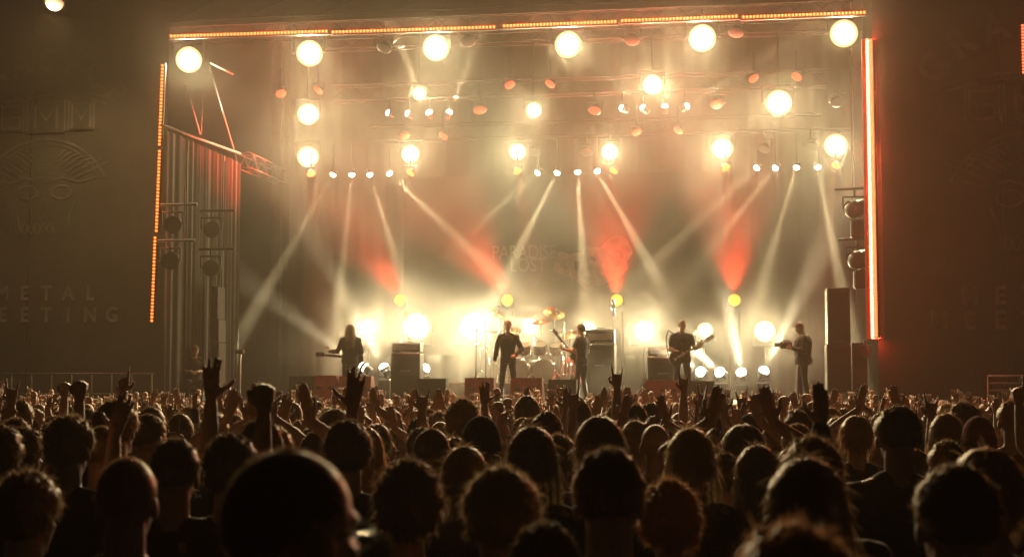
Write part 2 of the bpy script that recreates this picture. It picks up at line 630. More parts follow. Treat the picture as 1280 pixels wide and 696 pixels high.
# ================================================================= LED strips
def led_strip(a, b, m, nled, label, power, col, breaks=(), Y=YF - .12, fill=.36, thick=.033, glow=0, tilt=0):
    A, B = at(*a, Y), at(*b, Y)
    L = (B - A).length
    X = (B - A).normalized()
    Zv = Vector((0, 1, 0)) - X * X.y
    Zv.normalize()
    Yv = Zv.cross(X)
    o = thing('light_strip', label, 'light strip', A, 0, 'glowing strips framing the stage')
    o.matrix_world = Matrix.Translation(A) @ Matrix((X, Yv, Zv)).transposed().to_4x4()
    cuts = [0] + [t * L for t in breaks] + [L]
    k = 0
    for s0, s1 in zip(cuts, cuts[1:]):
        jog = random.uniform(-.025, .025)
        MB().box(((s0 + s1) / 2, jog, .03), (s1 - s0 - .03, .13, .05), bev=.01).build('housing', BLACK, o)
        if glow:  # added board and lamps standing in for the strip's red bloom
            jog = 0
            MB().box(((s0 + s1) / 2, jog, .075), (s1 - s0 - .001, .36, .02)).build('glow_board', BOARD, o)
            for sg in (-1, 1):  # added lamps, only there to redden the board
                l = bpy.data.lights.new('added_glow_light', 'AREA')
                l.shape = 'RECTANGLE'
                l.size = s1 - s0
                l.size_y = .03
                l.energy = glow * (s1 - s0)
                l.color = (1, .05, .02)
                lo = bpy.data.objects.new('added_glow_light', l)
                C.objects.link(lo)
                lo.matrix_world = o.matrix_world @ Matrix.Translation(((s0 + s1) / 2, jog + sg * .07, .03)) @ Matrix.Rotation(R(sg * 50), 4, 'X') @ Matrix.Rotation(R(180), 4, 'X')
        d = MB()
        cnt = max(2, int(nled * (s1 - s0) / L))
        for i in range(cnt):
            t = s0 + .04 + (s1 - s0 - .08) * (i + .5) / cnt
            sp = (s1 - s0 - .08) / cnt
            d.sph((t, jog, -.005), (sp * fill, thick, .03), u=8, v=6)
        q = d.build('diodes', m, o, True)
        q['kind'] = 'stuff'
        l = bpy.data.lights.new('led_light', 'AREA')
        l.shape = 'RECTANGLE'
        l.size = s1 - s0
        l.size_y = .05
        l.energy = power * (s1 - s0)
        l.color = col
        lo = bpy.data.objects.new('led_light', l)
        C.objects.link(lo)
        lo.matrix_world = o.matrix_world @ Matrix.Translation(((s0 + s1) / 2, jog - (.06 if tilt else 0), -.05)) @ Matrix.Rotation(R(tilt), 4, 'X')
    return o


led_strip((203, 78), (190, 405), LEDO, 74, 'vertical strip of orange dots left of the stage opening', 16, (1, .2, .05), (.33, .66))
led_strip((210, 47), (622, 34), LEDT, 95, 'left half of the long amber strip along the stage header', 15, (1, .10, .035), (.5,), tilt=55)
led_strip((626, 33.5), (1085, 16), LEDT, 105, 'right half of the long amber strip along the stage header', 22, (1, .10, .035), (.33, .66), tilt=55)
led_strip((1088, 48), (1095, 423), LEDR, 90, 'bright red strip standing right of the stage opening', 85, RED, (), fill=.8, thick=.04, glow=170)
led_strip((1278, 28), (1279.5, 95), LEDR, 16, 'short red strip cut by the right edge of the view', 50, RED)


# ================================================================= trusses
def truss(name, label, a, b, size=.4, m=RIG, bays=None, group='lighting trusses', cat='truss'):
    A, B = Vector(a), Vector(b)
    o = thing(name, label, cat, A, 0, group)
    X = (B - A).normalized()
    Zv = Vector((0, 0, 1))
    if abs(X.z) > .9:
        Zv = Vector((0, 1, 0))
    Yv = Zv.cross(X).normalized()
    Zv = X.cross(Yv)
    L = (B - A).length
    h = size / 2
    cs = [Yv * sy * h + Zv * sz * h for sy, sz in ((-1, -1), (1, -1), (1, 1), (-1, 1))]
    for c in cs:
        MB().cone(c, c + X * L, .017, n=8).build('chord', m, o, True)
    n = bays or max(2, round(L / (size * 1.2)))
    br = MB()
    for i in range(n):
        for q in range(4):
            c0, c1 = (cs[q], cs[(q + 1) % 4]) if i % 2 else (cs[(q + 1) % 4], cs[q])
            br.cone(c0 + X * L * i / n, c1 + X * L * (i + 1) / n, .008, n=5, caps=False)
    tag(br.build('bracing', m, o), kind='stuff')
    return o


def zt(px, py, Y, dz):
    q = at(px, py, Y)
    return q.z + dz


Y1, Y2, Y2b, Y3 = 30.4, 33.0, 34.6, 36.5
z1 = zt(640, 57, Y1, .55)
truss('lighting_truss', 'front lighting truss carrying the row of large white blinders', (XL + .2, Y1, z1), (XR - .2, Y1, z1))
z2 = zt(640, 128, Y2, .75)
truss('lighting_truss', 'second lighting truss hanging behind the front one', (XL + 2.5, Y2, z2 + .9), (XR - .5, Y2, z2 + .9))
z2b = zt(640, 140, Y2b, .6)
truss('lighting_truss', 'middle lighting truss with short rows of small beam lamps', (XL + 2.5, Y2b, z2b), (XR - .5, Y2b, z2b))
z3 = zt(640, 191, Y3, .6)
truss('lighting_truss', 'rear lighting truss carrying lowest row of hanging lamps', (XL + 3, Y3, z3), (XR - .5, Y3, z3))


# ================================================================= lamp fixtures
def orient(o, d):
    o.rotation_euler = Vector(d).to_track_quat('Y', 'Z').to_euler()


PROTO = {}


def fixture_mesh(kind, r):
    """body looks along local +Y; returns dict part -> mesh"""
    key = (kind, round(r, 3))
    if key in PROTO:
        return PROTO[key]
    d = {}
    if kind == 'par':
        b = MB()
        b.loft([[(rr * math.cos(t), y, rr * math.sin(t)) for t in [6.283 * k / 20 for k in range(20)]] for y, rr in ((-.9 * r, .35 * r), (-.75 * r, .7 * r), (-.3 * r, .88 * r), (.0, .95 * r), (.06 * r, .97 * r))], caps=False)
        b.cone((0, -.92 * r, 0), (0, -.75 * r, 0), .35 * r, .7 * r)
        d['housing'] = b.mesh('housing', True)
        b = MB()
        b.sph((0, .06 * r, 0), (1.0 * r, .10 * r, 1.0 * r), u=28, v=14)
        d['lens'] = b.mesh('lens', True)
    else:
        b = MB()
        b.box((0, -.9 * r, 0), (1.5 * r, 1.6 * r, 1.5 * r), bev=.25 * r)
        b.cone((0, -.2 * r, 0), (0, .5 * r, 0), 1.0 * r, 1.08 * r, 16, caps=False)
        d['housing'] = b.mesh('housing', False)
        b = MB()
        b.sph((0, .3 * r, 0), (.92 * r, .85 * r, .92 * r), u=16, v=10)
        d['lens'] = b.mesh('lens', True)
    PROTO[key] = d
    return d


def fixture(name, label, cat, p, aim, r, lens, kind='par', group=None, hang=1, clamp_to=None):
    o = thing(name, label, cat, p, 0, group)
    d = fixture_mesh(kind, r)
    hm = d['housing']
    h = link('housing', hm, BLACK, o)
    orient(h, aim)
    lm = d['lens']
    l = link('lens', lm, None, o)
    if not lm.materials:
        lm.materials.append(lens)
    l.material_slots[0].link = 'OBJECT'
    l.material_slots[0].material = lens
    orient(l, aim)
    y = MB()
    s = hang
    pts = [(1.2 * r, -.2 * r, 0), (1.2 * r, -.2 * r, s * 1.35 * r), (-1.2 * r, -.2 * r, s * 1.35 * r), (-1.2 * r, -.2 * r, 0)]
    y.tube(pts, .07 * r + .006)
    if clamp_to is not None:
        y.cone((0, -.2 * r, s * 1.35 * r), (0, -.2 * r, clamp_to), .025)
    y.build('yoke', BLACK, o)
    return o


def aim_px(p, q2, Y):
    return (at(*q2, Y) - p).normalized()


def toward_crowd(p, k=0.):
    return (Vector((EYE.x + random.uniform(-3, 3), EYE.y + 6, 1.2)) - p).normalized()


# blinders (white, facing the crowd)
top = [(236, 75), (387, 67), (545, 60), (710, 56), (878, 48), (1055, 42)]
for i, (x, y) in enumerate(top):
    p = at(x, y, Y1 - .05)
    a = toward_crowd(p)
    fixture('blinder_lamp', 'large blazing white lamp in the top row, ' + ordinal(i, 6), 'stage light', p, a, .30, LENSW, group='top row of white blinder lamps', clamp_to=max(z1 - .2 - p.z, .62))
    lamp_spot(p + a * .16, a, P_BLIND * 1.25, WARM, 150, .8, .22)
mid = [(385, 143, .21), (524, 117, .14), (667, 138, .15), (816, 106, .19), (973, 129, .24)]
for i, (x, y, r) in enumerate(mid):
    p = at(x, y, Y2 - .05)
    a = toward_crowd(p)
    fixture('blinder_lamp', 'round white lamp in the staggered second row, ' + ordinal(i, 5), 'stage light', p, a, r * 1.28, LENSW, group='second row of white lamps', clamp_to=z2 + .7 - p.z)
    lamp_spot(p + a * .16, a, P_BLIND * (r / .22), WARM, 150, .8, .2)
low = [(385, 196, .23), (513, 193, .2), (647, 190, .18), (762, 190, .18), (903, 186, .22), (1045, 182, .24)]
for i, (x, y, r) in enumerate(low):
    p = at(x, y, Y3 - .05)
    a = toward_crowd(p)
    fixture('blinder_lamp', 'round white lamp in the third row down, ' + ordinal(i, 6), 'stage light', p, a, r * 1.28, LENSW, group='third row of white lamps', clamp_to=max(.3, z3 - .2 - p.z))
    lamp_spot(p + a * .16, a, P_BLIND * (r / .22), WARM, 150, .8, .2)

# small beam lamps on the trusses
rowA = [((487, 142), (425, 117), .35), ((511, 143), (462, 112), .6), ((537, 142), (524, 112), .9), ((561, 142), (582, 90), 1.),
        ((779, 136), (690, 100), .4), ((805, 136), (752, 88), .8), ((831, 135), (833, 85), 1.), ((857, 134), (925, 92), .9)]
for i, (q, t, s) in enumerate(rowA):
    p = at(*q, Y2b)
    d = aim_px(p, t, Y2b - .6)
    fixture('beam_lamp', 'small white beam lamp shining upward, ' + ordinal(i, 8), 'stage light', p, d, .085, LENSM, 'head', 'upward beam lamps on the middle truss', clamp_to=max(.2, z2b - .2 - p.z))
    lamp_spot(p + d * .17, d, P_BEAM * .5 * s, WARM, 8, .5, .05)
rowB = [((417, 217), (352, 330), 1.), ((440, 217), (428, 340), .9), ((462, 217), (502, 345), 1.), ((486, 216), (575, 300), .8),
        ((673, 215), (590, 290), .4), ((697, 215), (652, 305), .9), ((722, 214), (728, 320), 1.), ((746, 213), (795, 300), .8),
        ((947, 209), (870, 280), .5), ((970, 209), (905, 290), .55), ((996, 208), (962, 325), .9), ((1022, 208), (1042, 310), .8)]
for i, (q, t, s) in enumerate(rowB):
    p = at(*q, Y3 + .3)
    d = aim_px(p, t, Y3 - 1.0)
    fixture('beam_lamp', 'small white beam lamp shining down, ' + ordinal(i, 12), 'stage light', p, d, .085, LENSM, 'head', 'downward beam lamps on the rear truss', clamp_to=max(.2, z3 - .2 - p.z))
    lamp_spot(p + d * .17, d, P_BEAM * s, WARM, 6.5, .8, .05)

# red and orange spots
reds = [((351, 117), Y2 - .3, 0), ((398, 113), Y2 - .3, 0), ((637, 106), Y2 - .3, 0), ((688, 105), Y2 - .3, 0), ((942, 98), Y2 - .3, 0), ((996, 96), Y2 - .3, 0),
        ((506, 170), Y2b - .3, 0), ((554, 170), Y2b - .3, 0), ((796, 165), Y2b - .3, 0), ((848, 163), Y2b - .3, 0),
        ((389, 217), Y3 - .2, 1), ((513, 216), Y3 - .2, 1), ((647, 214), Y3 - .2, 1), ((767, 213), Y3 - .2, 1), ((907, 210), Y3 - .2, 1), ((1045, 207), Y3 - .2, 1)]
for i, (q, Y, orange) in enumerate(reds):
    p = at(*q, Y)
    s = -1 if i % 2 else 1
    d = Vector((s * .45, -.55, -.8)).normalized()
    row = 'uppermost' if i < 6 else 'middle' if i < 10 else 'lowest'
    k = i if i < 6 else i - 6 if i < 10 else i - 10
    nn = 6 if i < 6 else 4 if i < 10 else 6
    fixture('wash_lamp', ('orange' if orange else 'red') + ' tilted wash lamp, %s row, %s' % (row, ordinal(k, nn)), 'stage light', p, d, .125, LENSO if orange else LENSR, 'par', 'red wash lamps on the trusses', clamp_to=.6)
    lamp_spot(p + d * .1, Vector((s * .15, -.1, -1)), P_BEAM * (.06 if orange else .015), RED, 24, .9, .1)

# a few unlit moving heads on the rig (only their rims catch light)
for i, (x, y, Y) in enumerate([(600, 137, Y2b), (743, 138, Y2b), (896, 130, Y2b), (1047, 128, Y2b), (668, 190, Y3), (733, 190, Y3), (955, 186, Y3), (1014, 184, Y3), (480, 60, Y1), (585, 52, Y1), (790, 50, Y1), (920, 40, Y1)]):
    p = at(x, y, Y)
    fixture('moving_head', 'unlit dark lamp hanging on the rig, %s' % ordinal(sorted([600, 743, 896, 1047, 668, 733, 955, 1014, 480, 585, 790, 920]).index(x), 12), 'stage light', p, (random.uniform(-.4, .4), -.6, -1), .17, LENSOFF, 'par', 'unlit moving heads on the trusses', clamp_to=.5)

# house lamp at the top left
p = at(69, 0, 28)
hl = fixture('flood_lamp', 'yellow flood lamp at the top left corner above the scrim', 'flood light', p, (.0, -.5, -1), .22, LENSW, 'head', clamp_to=.5)
lamp_spot(p + Vector((0, -.15, -.3)), (.05, -.1, -1), 900, (1, .72, .32), 140, .9, .2)
tr = truss('lighting_truss', 'short truss above the left scrim holding the flood lamp', (at(10, -10, 28).x, 28, p.z + .6), (at(130, -10, 28).x, 28, p.z + .6))

# ---- floor lamps with yellow heads on truss towers
for i, (x, t, s) in enumerate([(500, (462, 318), 1.), (634, (592, 318), 1.), (771, (768, 318), .8), (918, (914, 318), .75)]):
    p = at(x, 375, 37.0)
    tw = truss('floor_tower', 'slim truss tower on the stage under the yellow lamp, ' + ordinal(i, 4), (p.x, 37.2, ZS + .02), (p.x, 37.2, p.z - .3), .26, RIG, group='floor towers', cat='tower')
    fixture('wash_lamp', 'round yellow lamp glowing on its tower, ' + ordinal(i, 4) + ' of four', 'stage light', p, toward_crowd(p), .155, LENSY, 'par', 'yellow lamps behind the band', -1, clamp_to=-.28)
    d = aim_px(p, t, 36.2)
    lamp_spot(p + Vector((0, -.12, .18)), d, P_BEAM * .17 * s, (1, .05, .018), 62, 1.0, .1)
# lower blinders on stands
lowb = [(460, 410, .19), (521, 408, .30), (593, 408, .30), (663, 408, .17), (735, 411, .16), (805, 413, .22), (881, 413, .17), (956, 414, .22)]
for i, (x, y, r) in enumerate(lowb):
    p = at(x, y, 37.6)
    a = (Vector((EYE.x, 0, 1.9)) - p).normalized()
    fixture('blinder_lamp', 'glaring white lamp on a stand behind the band, ' + ordinal(i, 8), 'stage light', p, a, r * 1.28, LENSW, group='white lamps standing behind the band', hang=-1, clamp_to=-.45)
    s = thing('lamp_stand', 'black tripod stand under the glaring lamp, ' + ordinal(i, 8), 'stand', (p.x, 37.65, ZS), 0, 'lamp stands behind the band')
    MB().cone((0, 0, .3), (0, 0, p.z - ZS - .45), .03).build('pole', BLACK, s)
    for k in range(3):
        t = 2.1 * k
        MB().cone((0, 0, .45), (.45 * math.cos(t), .45 * math.sin(t), .01), .018).build('leg', BLACK, s)
    lamp_spot(p + a * .12, a, P_BLIND * .8 * (r / .2), WARM, 140, .8, .2)
# floor beams
fb = [((456, 459), (330, 368), 1.1), ((481, 461), (445, 395), 1.2), ((530, 462), (575, 415), .5), ((877, 465), (835, 440), 1.1), ((901, 466), (855, 425), .9), ((927, 467), (912, 395), .6), ((954, 465), (1000, 370), .9)]
for i, (q, t, s) in enumerate(fb):
    p = at(*q, 34.6)
    d = aim_px(p, t, 35.6 if i == 0 else 34.2 if i < 3 else 33.2)
    o = fixture('beam_lamp', 'beam lamp on the stage floor throwing a white shaft up, ' + ordinal(i, 7), 'stage light', p, d, .13, LENSM, 'head', 'beam lamps on the stage floor', -1)
    MB().box((0, .05, -(p.z - ZS) / 2 - .12), (.32, .3, max(.12, p.z - ZS - .26)), bev=.03).build('base', BLACK, o)
    lamp_spot(p + d * .24, d, P_BEAM * s * .5, (1, .84, .5), 11, .35, .08)

# ================================================================= stage sides
def at_x(px, py, X):
    d = FWD + RIGHT * ((px - 640) / FPX) + UP * ((348 - py) / FPX)
    return EYE + d * ((X - EYE.x) / d.x)


XC = XL + .12
rail0 = at_x(208, 156, XC)
rail1 = at_x(300, 191, XC)
rail2 = at_x(337, 216, XC)
cw = thing('side_curtain', 'tall grey pleated curtain closing the left wing of the stage', 'curtain', (XC, 0, ZS))
for i in range(4):
    ya = rail0.y + (rail1.y - rail0.y) * i / 4
    yb = rail0.y + (rail1.y - rail0.y) * (i + 1) / 4
    cloth_sheet(ya, yb + .05, 0, rail0.z - ZS - .12, .045, .42, 60 + i, nx=50, nz=6, axis='y').build('curtain_panel', CURT, cw, True)
MB().cone((0, rail0.y - .3, rail0.z - ZS - .06), (0, rail1.y, rail1.z - ZS - .02), .035).build('curtain_rail', STEEL, cw, True)
truss('side_truss', 'short pale truss above the far end of the left wing curtain', rail1 + Vector((0, .1, -.15)), (XC, rail2.y + .9, rail1.z - .15), .38, m=STEEL, group='side trusses', bays=8)
rb = thing('roof_brace', 'thin pale roof braces rising from the left curtain rail', 'brace', (XC, 32, rail0.z))
for a_, b_ in (((232, 106), (250, 168)), ((253, 112), (251, 168)), ((262, 84), (292, 187)), ((263, 79), (291, 93))):
    A, B = at_x(*a_, XC - .02), at_x(*b_, XC - .02)
    MB().cone(A - rb.location, B - rb.location, .022).build('brace_tube', STEEL, rb, True)
# hanging side lamps
for i, (x, y, X) in enumerate([(216, 281, XC + .5), (213, 326, XC + .5), (265, 287, XC + .6), (264, 335, XC + .6)]):
    p = at_x(x, y, X)
    o = fixture('side_lamp', 'unlit lamp hanging before the left wing curtain, %s %s' % (('upper', 'lower')[i % 2], ('near the orange strip', 'above the pale cases')[i // 2]), 'stage light', p, (.5, -.75, -.25), .2, LENSOFF, 'par', 'unlit lamps in the left wing', clamp_to=.42)
    MB().cone((-.3, 0, .44), (.55, 0, .44), .028).build('cross_bar', BLACK, o)
    MB().cone((.3, 0, .44), (.3, 0, 1.6), .018).build('hanger', BLACK, o)
for i, (x, y) in enumerate([(1068, 262), (1072, 325)]):
    p = at(x, y, 30.4)
    o = fixture('side_lamp', 'dark lamp cluster hanging inside right stage edge, ' + ('upper one', 'lower one')[i], 'stage light', p, (-.6, -.6, -.3), .2, LENSOFF, 'head', 'dark lamps in the right wing', clamp_to=.42)
    MB().cone((-.4, 0, .44), (.3, 0, .46), .03).build('cross_bar', BLACK, o)
    MB().box((.05, 0, -.42), (.28, .28, .4), bev=.03).build('lamp_base', BLACK, o)
p = at(1081, 441, 30.0)
fixture('side_lamp', 'small lamp glinting below the red strip on the right', 'stage light', p, (-.4, -.9, .1), .11, LENSOFF, 'par', clamp_to=.25)


def stack_box(name, label, cat, px0, px1, py0, py1, Y, depth, m, group=None, rz=0., grille=False, trim=True):
    a, b = at(px0, py1, Y), at(px1, py0, Y)
    w_, h = (b.x - a.x), (b.z - a.z)
    o = thing(name, label, cat, ((a.x + b.x) / 2, Y + depth / 2, a.z), rz, group)
    MB().box((0, 0, h / 2), (w_ - .01, depth, h - .012), bev=.012).build('body', m, o)
    if grille:
        MB().box((0, -depth / 2 - .006, h / 2), (w_ * .86, .012, h * .84), bev=.004).build('grille', GRILLE, o)
    if trim:
        t = MB()
        for s in (-1, 1):
            for u in (0, 1):
                t.box((s * (w_ / 2 - .012), -depth / 2 - .004, h / 2), (.022, .01, h - .02))
                t.box((0, -depth / 2 - .0045, .016 + u * (h - .032)), (w_ - .05, .009, .02))
        t.build('edge_trim', ALU, o)
    return o


ZP = 478
CASED = mat('brown_case', (.03, .024, .018), .95, noise_col=.2)
CASEM = mat('olive_case', (.035, .033, .024), .95, noise_col=.2)
stack_box('flight_case', 'pale olive case at the foot of the stack in the left wing', 'case', 262.5, 273.5, 428, 489, 31.6, .5, CASEM, 'cases stacked in the left wing')
stack_box('flight_case', 'light grey case in the middle of the stack in the left wing', 'case', 263, 273.5, 399, 428, 31.6, .5, CASE, 'cases stacked in the left wing')
stack_box('flight_case', 'brown case on top of the stack in the left wing', 'case', 263.5, 272.5, 358, 399, 31.6, .5, CASED, 'cases stacked in the left wing')
# right speaker column
stack_box('speaker_cabinet', 'tall dark speaker cabinet at the foot of the right hand stack', 'speaker', 1034, 1064, 430, 490, 29.95, .7, TOLEX, 'speakers stacked right of the stage', grille=True, trim=False)
stack_box('speaker_cabinet', 'dark upper speaker cabinet on top of the right hand stack', 'speaker', 1034.5, 1062.5, 359, 430, 29.95, .7, TOLEX, 'speakers stacked right of the stage', grille=True, trim=False)
stack_box('wing_panel', 'upright brown panel between the right speaker stack and the red strip', 'panel', 1066, 1084, 428, 490, 30.2, .1, SCRIM, trim=False)


def amp(px0, px1, ytop, yhead, Y, label, group='amplifiers on the stage', depth=.45, knobs=True):
    a, b = at(px0, ytop, Y), at(px1, yhead, Y)
    w_ = b.x - a.x
    o = thing('amplifier', label, 'amplifier', ((a.x + b.x) / 2, Y + depth / 2, ZS), 0, group)
    H = a.z - ZS
    hh = a.z - b.z
    MB().box((0, 0, (H - hh) / 2), (w_, depth, H - hh - .012), bev=.015).build('cabinet', TOLEX, o)
    MB().box((0, -depth / 2 - .008, (H - hh) / 2 - .02), (w_ * .9, .014, (H - hh) * .86), bev=.004).build('grille', GRILLE, o)
    MB().box((0, -depth / 2 - .018, (H - hh) * .62), (w_ * .35, .01, .025)).build('name_plate', ALU, o)
    hd_ = MB().box((0, .02, H - hh / 2 + .01), (w_ * .97, depth * .8, hh - .03), bev=.012).build('amp_head', TOLEX, o)
    MB().box((0, -depth * .4 + .012, H - hh / 2), (w_ * .85, .012, hh * .42)).build('control_panel', ALU if knobs else GRILLE, hd_)
    MB().box((0, -depth * .4 + .01, H - hh + .035), (w_ * .36, .014, .035)).build('chrome_strip', CHROME, hd_)
    MB().tube([(-.1, .02, H - .01), (-.08, .02, H + .04), (.08, .02, H + .04), (.1, .02, H - .01)], .012).build('handle', LEATHER, hd_)
    return o


amp(488.5, 525, 428, 441, 33.6, 'dark guitar amplifier stack left of the singer, between two floor beams')
amp(809, 848, 433, 446, 33.8, 'pale hazy guitar amplifier behind the right hand guitarist')
BASSAMP = amp(731, 768, 411, 430, 33.6, 'tall bass amplifier stack right of the drum kit', depth=.6)
MB().cone((.33, -.2, 2.05), (.33, -.2, 2.45), .05, n=14).build('side_pot', CHROME, BASSAMP, True)


def wedge(px0, px1, ytop, Y, m, label):
    a, b = at(px0, ytop, Y), at(px1, ytop, Y)
    w_ = b.x - a.x
    h = max(.28, a.z - ZS)
    o = thing('stage_monitor', label, 'monitor', ((a.x + b.x) / 2, Y, ZS), random.uniform(-.04, .04), 'floor monitors along the stage front')
    c = MB()
    pr = [(-.30, 0), (-.22, h), (.0, h), (.30, .12), (.30, 0)]
    L = [c.b.verts.new((-w_ / 2, y, z)) for y, z in pr]
    Q = [c.b.verts.new((w_ / 2, y, z)) for y, z in pr]
    c.b.faces.new(L)
    c.b.faces.new(Q[::-1])
    for i in range(5):
        c.b.faces.new((L[i], Q[i], Q[(i + 1) % 5], L[(i + 1) % 5]))
    c.build('cabinet', m, o)
    gv = MB()
    th = math.atan2(h - .12, .30)
    gv.box((0, .158, h / 2 + .068), (w_ * .9, .36, .01), Matrix.Rotation(-th, 4, 'X'))
    gv.build('grille', GRILLE, o)
    for s in (-1, 1):
        MB().box((s * w_ * .28, -.268, h * .55), (.12, .012, .05), Matrix.Rotation(0, 4, 'X')).build('handle', LEATHER, o)
    return o


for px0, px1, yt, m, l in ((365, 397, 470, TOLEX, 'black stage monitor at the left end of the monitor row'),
                           (397, 424, 469, REDLIT, 'red lit stage monitor left of the long haired guitarist'),
                           (427, 467, 470, REDLIT, 'red lit stage monitor under the long haired guitarist'),
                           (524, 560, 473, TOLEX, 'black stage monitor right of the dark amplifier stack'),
                           (583, 619, 472, REDLIT, 'red lit stage monitor at the straight microphone stand'),
                           (640, 679, 472, REDLIT, 'red lit stage monitor right of the singer'),
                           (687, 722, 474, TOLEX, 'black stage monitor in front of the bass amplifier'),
                           (806, 835, 475, REDLIT, 'red lit stage monitor left of the right hand guitarist'),
                           (837, 860, 475, REDLIT, 'narrow red lit stage monitor at the feet of the right hand guitarist'),
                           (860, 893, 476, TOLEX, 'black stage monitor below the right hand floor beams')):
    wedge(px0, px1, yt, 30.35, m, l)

# ------------------------------------------------ drum kit on its riser
dc = at(668, 440, 35.4)
ris = thing('drum_riser', 'low brown riser under the drum kit', 'riser', (dc.x, 35.4, ZS))
MB().box((0, 0, .22), (4.0, 2.6, .42), bev=.02).build('riser_deck', mat('riser_carpet', (.16, .075, .05), .9, noise_col=.3), ris)
ZR = ZS + .435
dk = thing('drum_kit', 'hazy drum kit with several cymbals behind the singer', 'drum kit', (dc.x, 35.3, ZR))


def drum(c, ax, r, L, name, m=DRUM):
    c = Vector(c)
    ax = Vector(ax).normalized()
    o = MB().cone(c - ax * L / 2, c + ax * L / 2, r, n=24).build(name, m, dk, True)
    for s in (-1, 1):
        MB().cone(c + ax * s * (L / 2 - .01), c + ax * s * (L / 2 + .012), r * 1.03, n=24).build('rim', CHROME, o, True)
        MB().cone(c + ax * s * (L / 2 + .012), c + ax * s * (L / 2 + .016), r * .95, n=24).build('drum_head', HEADSKIN, o)
    q = MB()
    e = ax.orthogonal().normalized()
    f_ = ax.cross(e)
    for k in range(8):
        t = 6.283 * k / 8
        dd = e * math.cos(t) + f_ * math.sin(t)
        q.cone(c + dd * (r + .012) - ax * L * .45, c + dd * (r + .012) + ax * L * .45, .009, n=5)
    q.build('lug', CHROME, o)


drum((-.33, -.45, .30), (0, 1, 0), .29, .42, 'bass_drum')
drum((.33, -.45, .30), (0, 1, 0), .29, .42, 'bass_drum')
for x, z in ((-.62, .82), (-.2, .84), (.22, .84), (.62, .82)):
    drum((x, -.38, z), (0, -.45, 1), .16, .22, 'tom')
drum((.95, .1, .42), (0, 0, 1), .21, .42, 'floor_tom')
drum((-.45, .2, .55), (0, 0, 1), .18, .16, 'snare')


def cymbal(c, tilt, r):
    c = Vector(c)
    ax = Vector(tilt).normalized()
    q = Vector((0, 0, 1)).rotation_difference(ax).to_matrix().to_4x4()
    b = MB()
    N = 24
    rings = [[c + q @ Vector((rr * math.cos(6.283 * k / N), rr * math.sin(6.283 * k / N), zz)) for k in range(N)] for rr, zz in ((r, -.02), (r * .6, .0), (r * .22, .012), (r * .16, .035), (.01, .045))]
    b.loft(rings, caps=False)
    o = b.build('cymbal', BRASS, dk, True)
    fx, fy = c.x, c.y + .15
    s = MB()
    s.tube([c, (c.x, c.y + .05, c.z - .2), (fx, fy, max(.3, c.z - .7)), (fx, fy, .25)], .014)
    for k in range(3):
        t = 2.1 * k + .5
        s.cone((fx, fy, .32), (fx + .26 * math.cos(t), fy + .26 * math.sin(t), .012), .011, n=5)
    s.build('cymbal_stand', CHROME, o)


def kit_px(px, py, Y=35.2):
    p = at(px, py, Y)
    return (p.x - dc.x, Y - 35.3, p.z - ZR)


cymbal(kit_px(693, 391), (.25, -.75, 1), .27)
cymbal(kit_px(676, 402), (-.1, -.3, 1), .26)
cymbal(kit_px(622, 391), (.5, -.6, 1), .20)
cymbal(kit_px(640, 412, 35.0), (.1, -.5, 1), .24)
cymbal(kit_px(712, 418, 35.0), (-.3, -.5, 1), .22)
cymbal(kit_px(600, 430, 35.1), (.1, -.2, 1), .17)
MB().cone((0, .75, .03), (0, .75, .48), .03).sph((0, .75, .52), (.19, .19, .06)).build('throne', LEATHER, dk, True)
for x in (-1.15, -.75, .75, 1.25):
    MB().cone((x, -.5, .02), (x, -.5, 1.3), .014).cone((x - .3, -.5, 1.3), (x + .3, -.5, 1.25), .011).build('stand_pole', CHROME, dk, True)
rnd = random.Random(9)
for k in range(14):
    x = rnd.uniform(-1.2, 1.2)
    MB().cap((x, -.6 - .1 * rnd.random(), rnd.uniform(.1, 1.1)), (x + rnd.uniform(-.08, .08), -.6, rnd.uniform(.15, 1.2)), .012, n=6).build('clamp', CHROME, dk, True)

# microphone stands
p0, p1 = at(594, 490, 30.9), at(596, 416, 30.9)
ms = thing('microphone_stand', 'straight black microphone stand left of the singer', 'mic stand', (p0.x, 30.9, ZS))
hh = p1.z - ZS
MB().cone((0, 0, 0), (0, 0, .03), .15, .14, 20).build('base', BLACK, ms)
MB().cone((0, 0, .03), (.03, 0, hh), .013).build('pole', BLACK, ms, True)
MB().cone((.03, 0, hh - .01), (.05, -.1, hh + .08), .018, .024).sph((.052, -.11, hh + .09), .03).build('microphone', BLACK, ms, True)


def boom(label, q0, q1, q2, Y):
    a, b, c = at(*q0, Y), at(*q1, Y), at(*q2, Y)
    z0 = ZR if abs(q0[0] - 668) < 45 else ZS
    o = thing('microphone_stand', label, 'mic stand', (a.x, Y, ZS))
    MB().cone((0, 0, .4), (0, 0, b.z - ZS), .014).build('pole', BLACK, o, True)
    MB().cone((b.x - a.x, 0, b.z - ZS), (c.x - a.x, 0, c.z - ZS), .011).build('boom_arm', BLACK, o, True)
    for k in range(3):
        t = 2.1 * k
        MB().cone((0, 0, .45), (.3 * math.cos(t), .3 * math.sin(t), .012), .012).build('leg', BLACK, o)
    MB().cap((c.x - a.x, 0, c.z - ZS), (c.x - a.x + .05, -.08, c.z - ZS - .03), .022, n=8).build('microphone', BLACK, o, True)


boom('thin boom microphone stand over the left side of the drums', (607, 470), (607, 385), (628, 382), 34.2)
boom('thin boom microphone stand with angled arm right of the drums', (706, 470), (707, 402), (696, 386), 34.2)

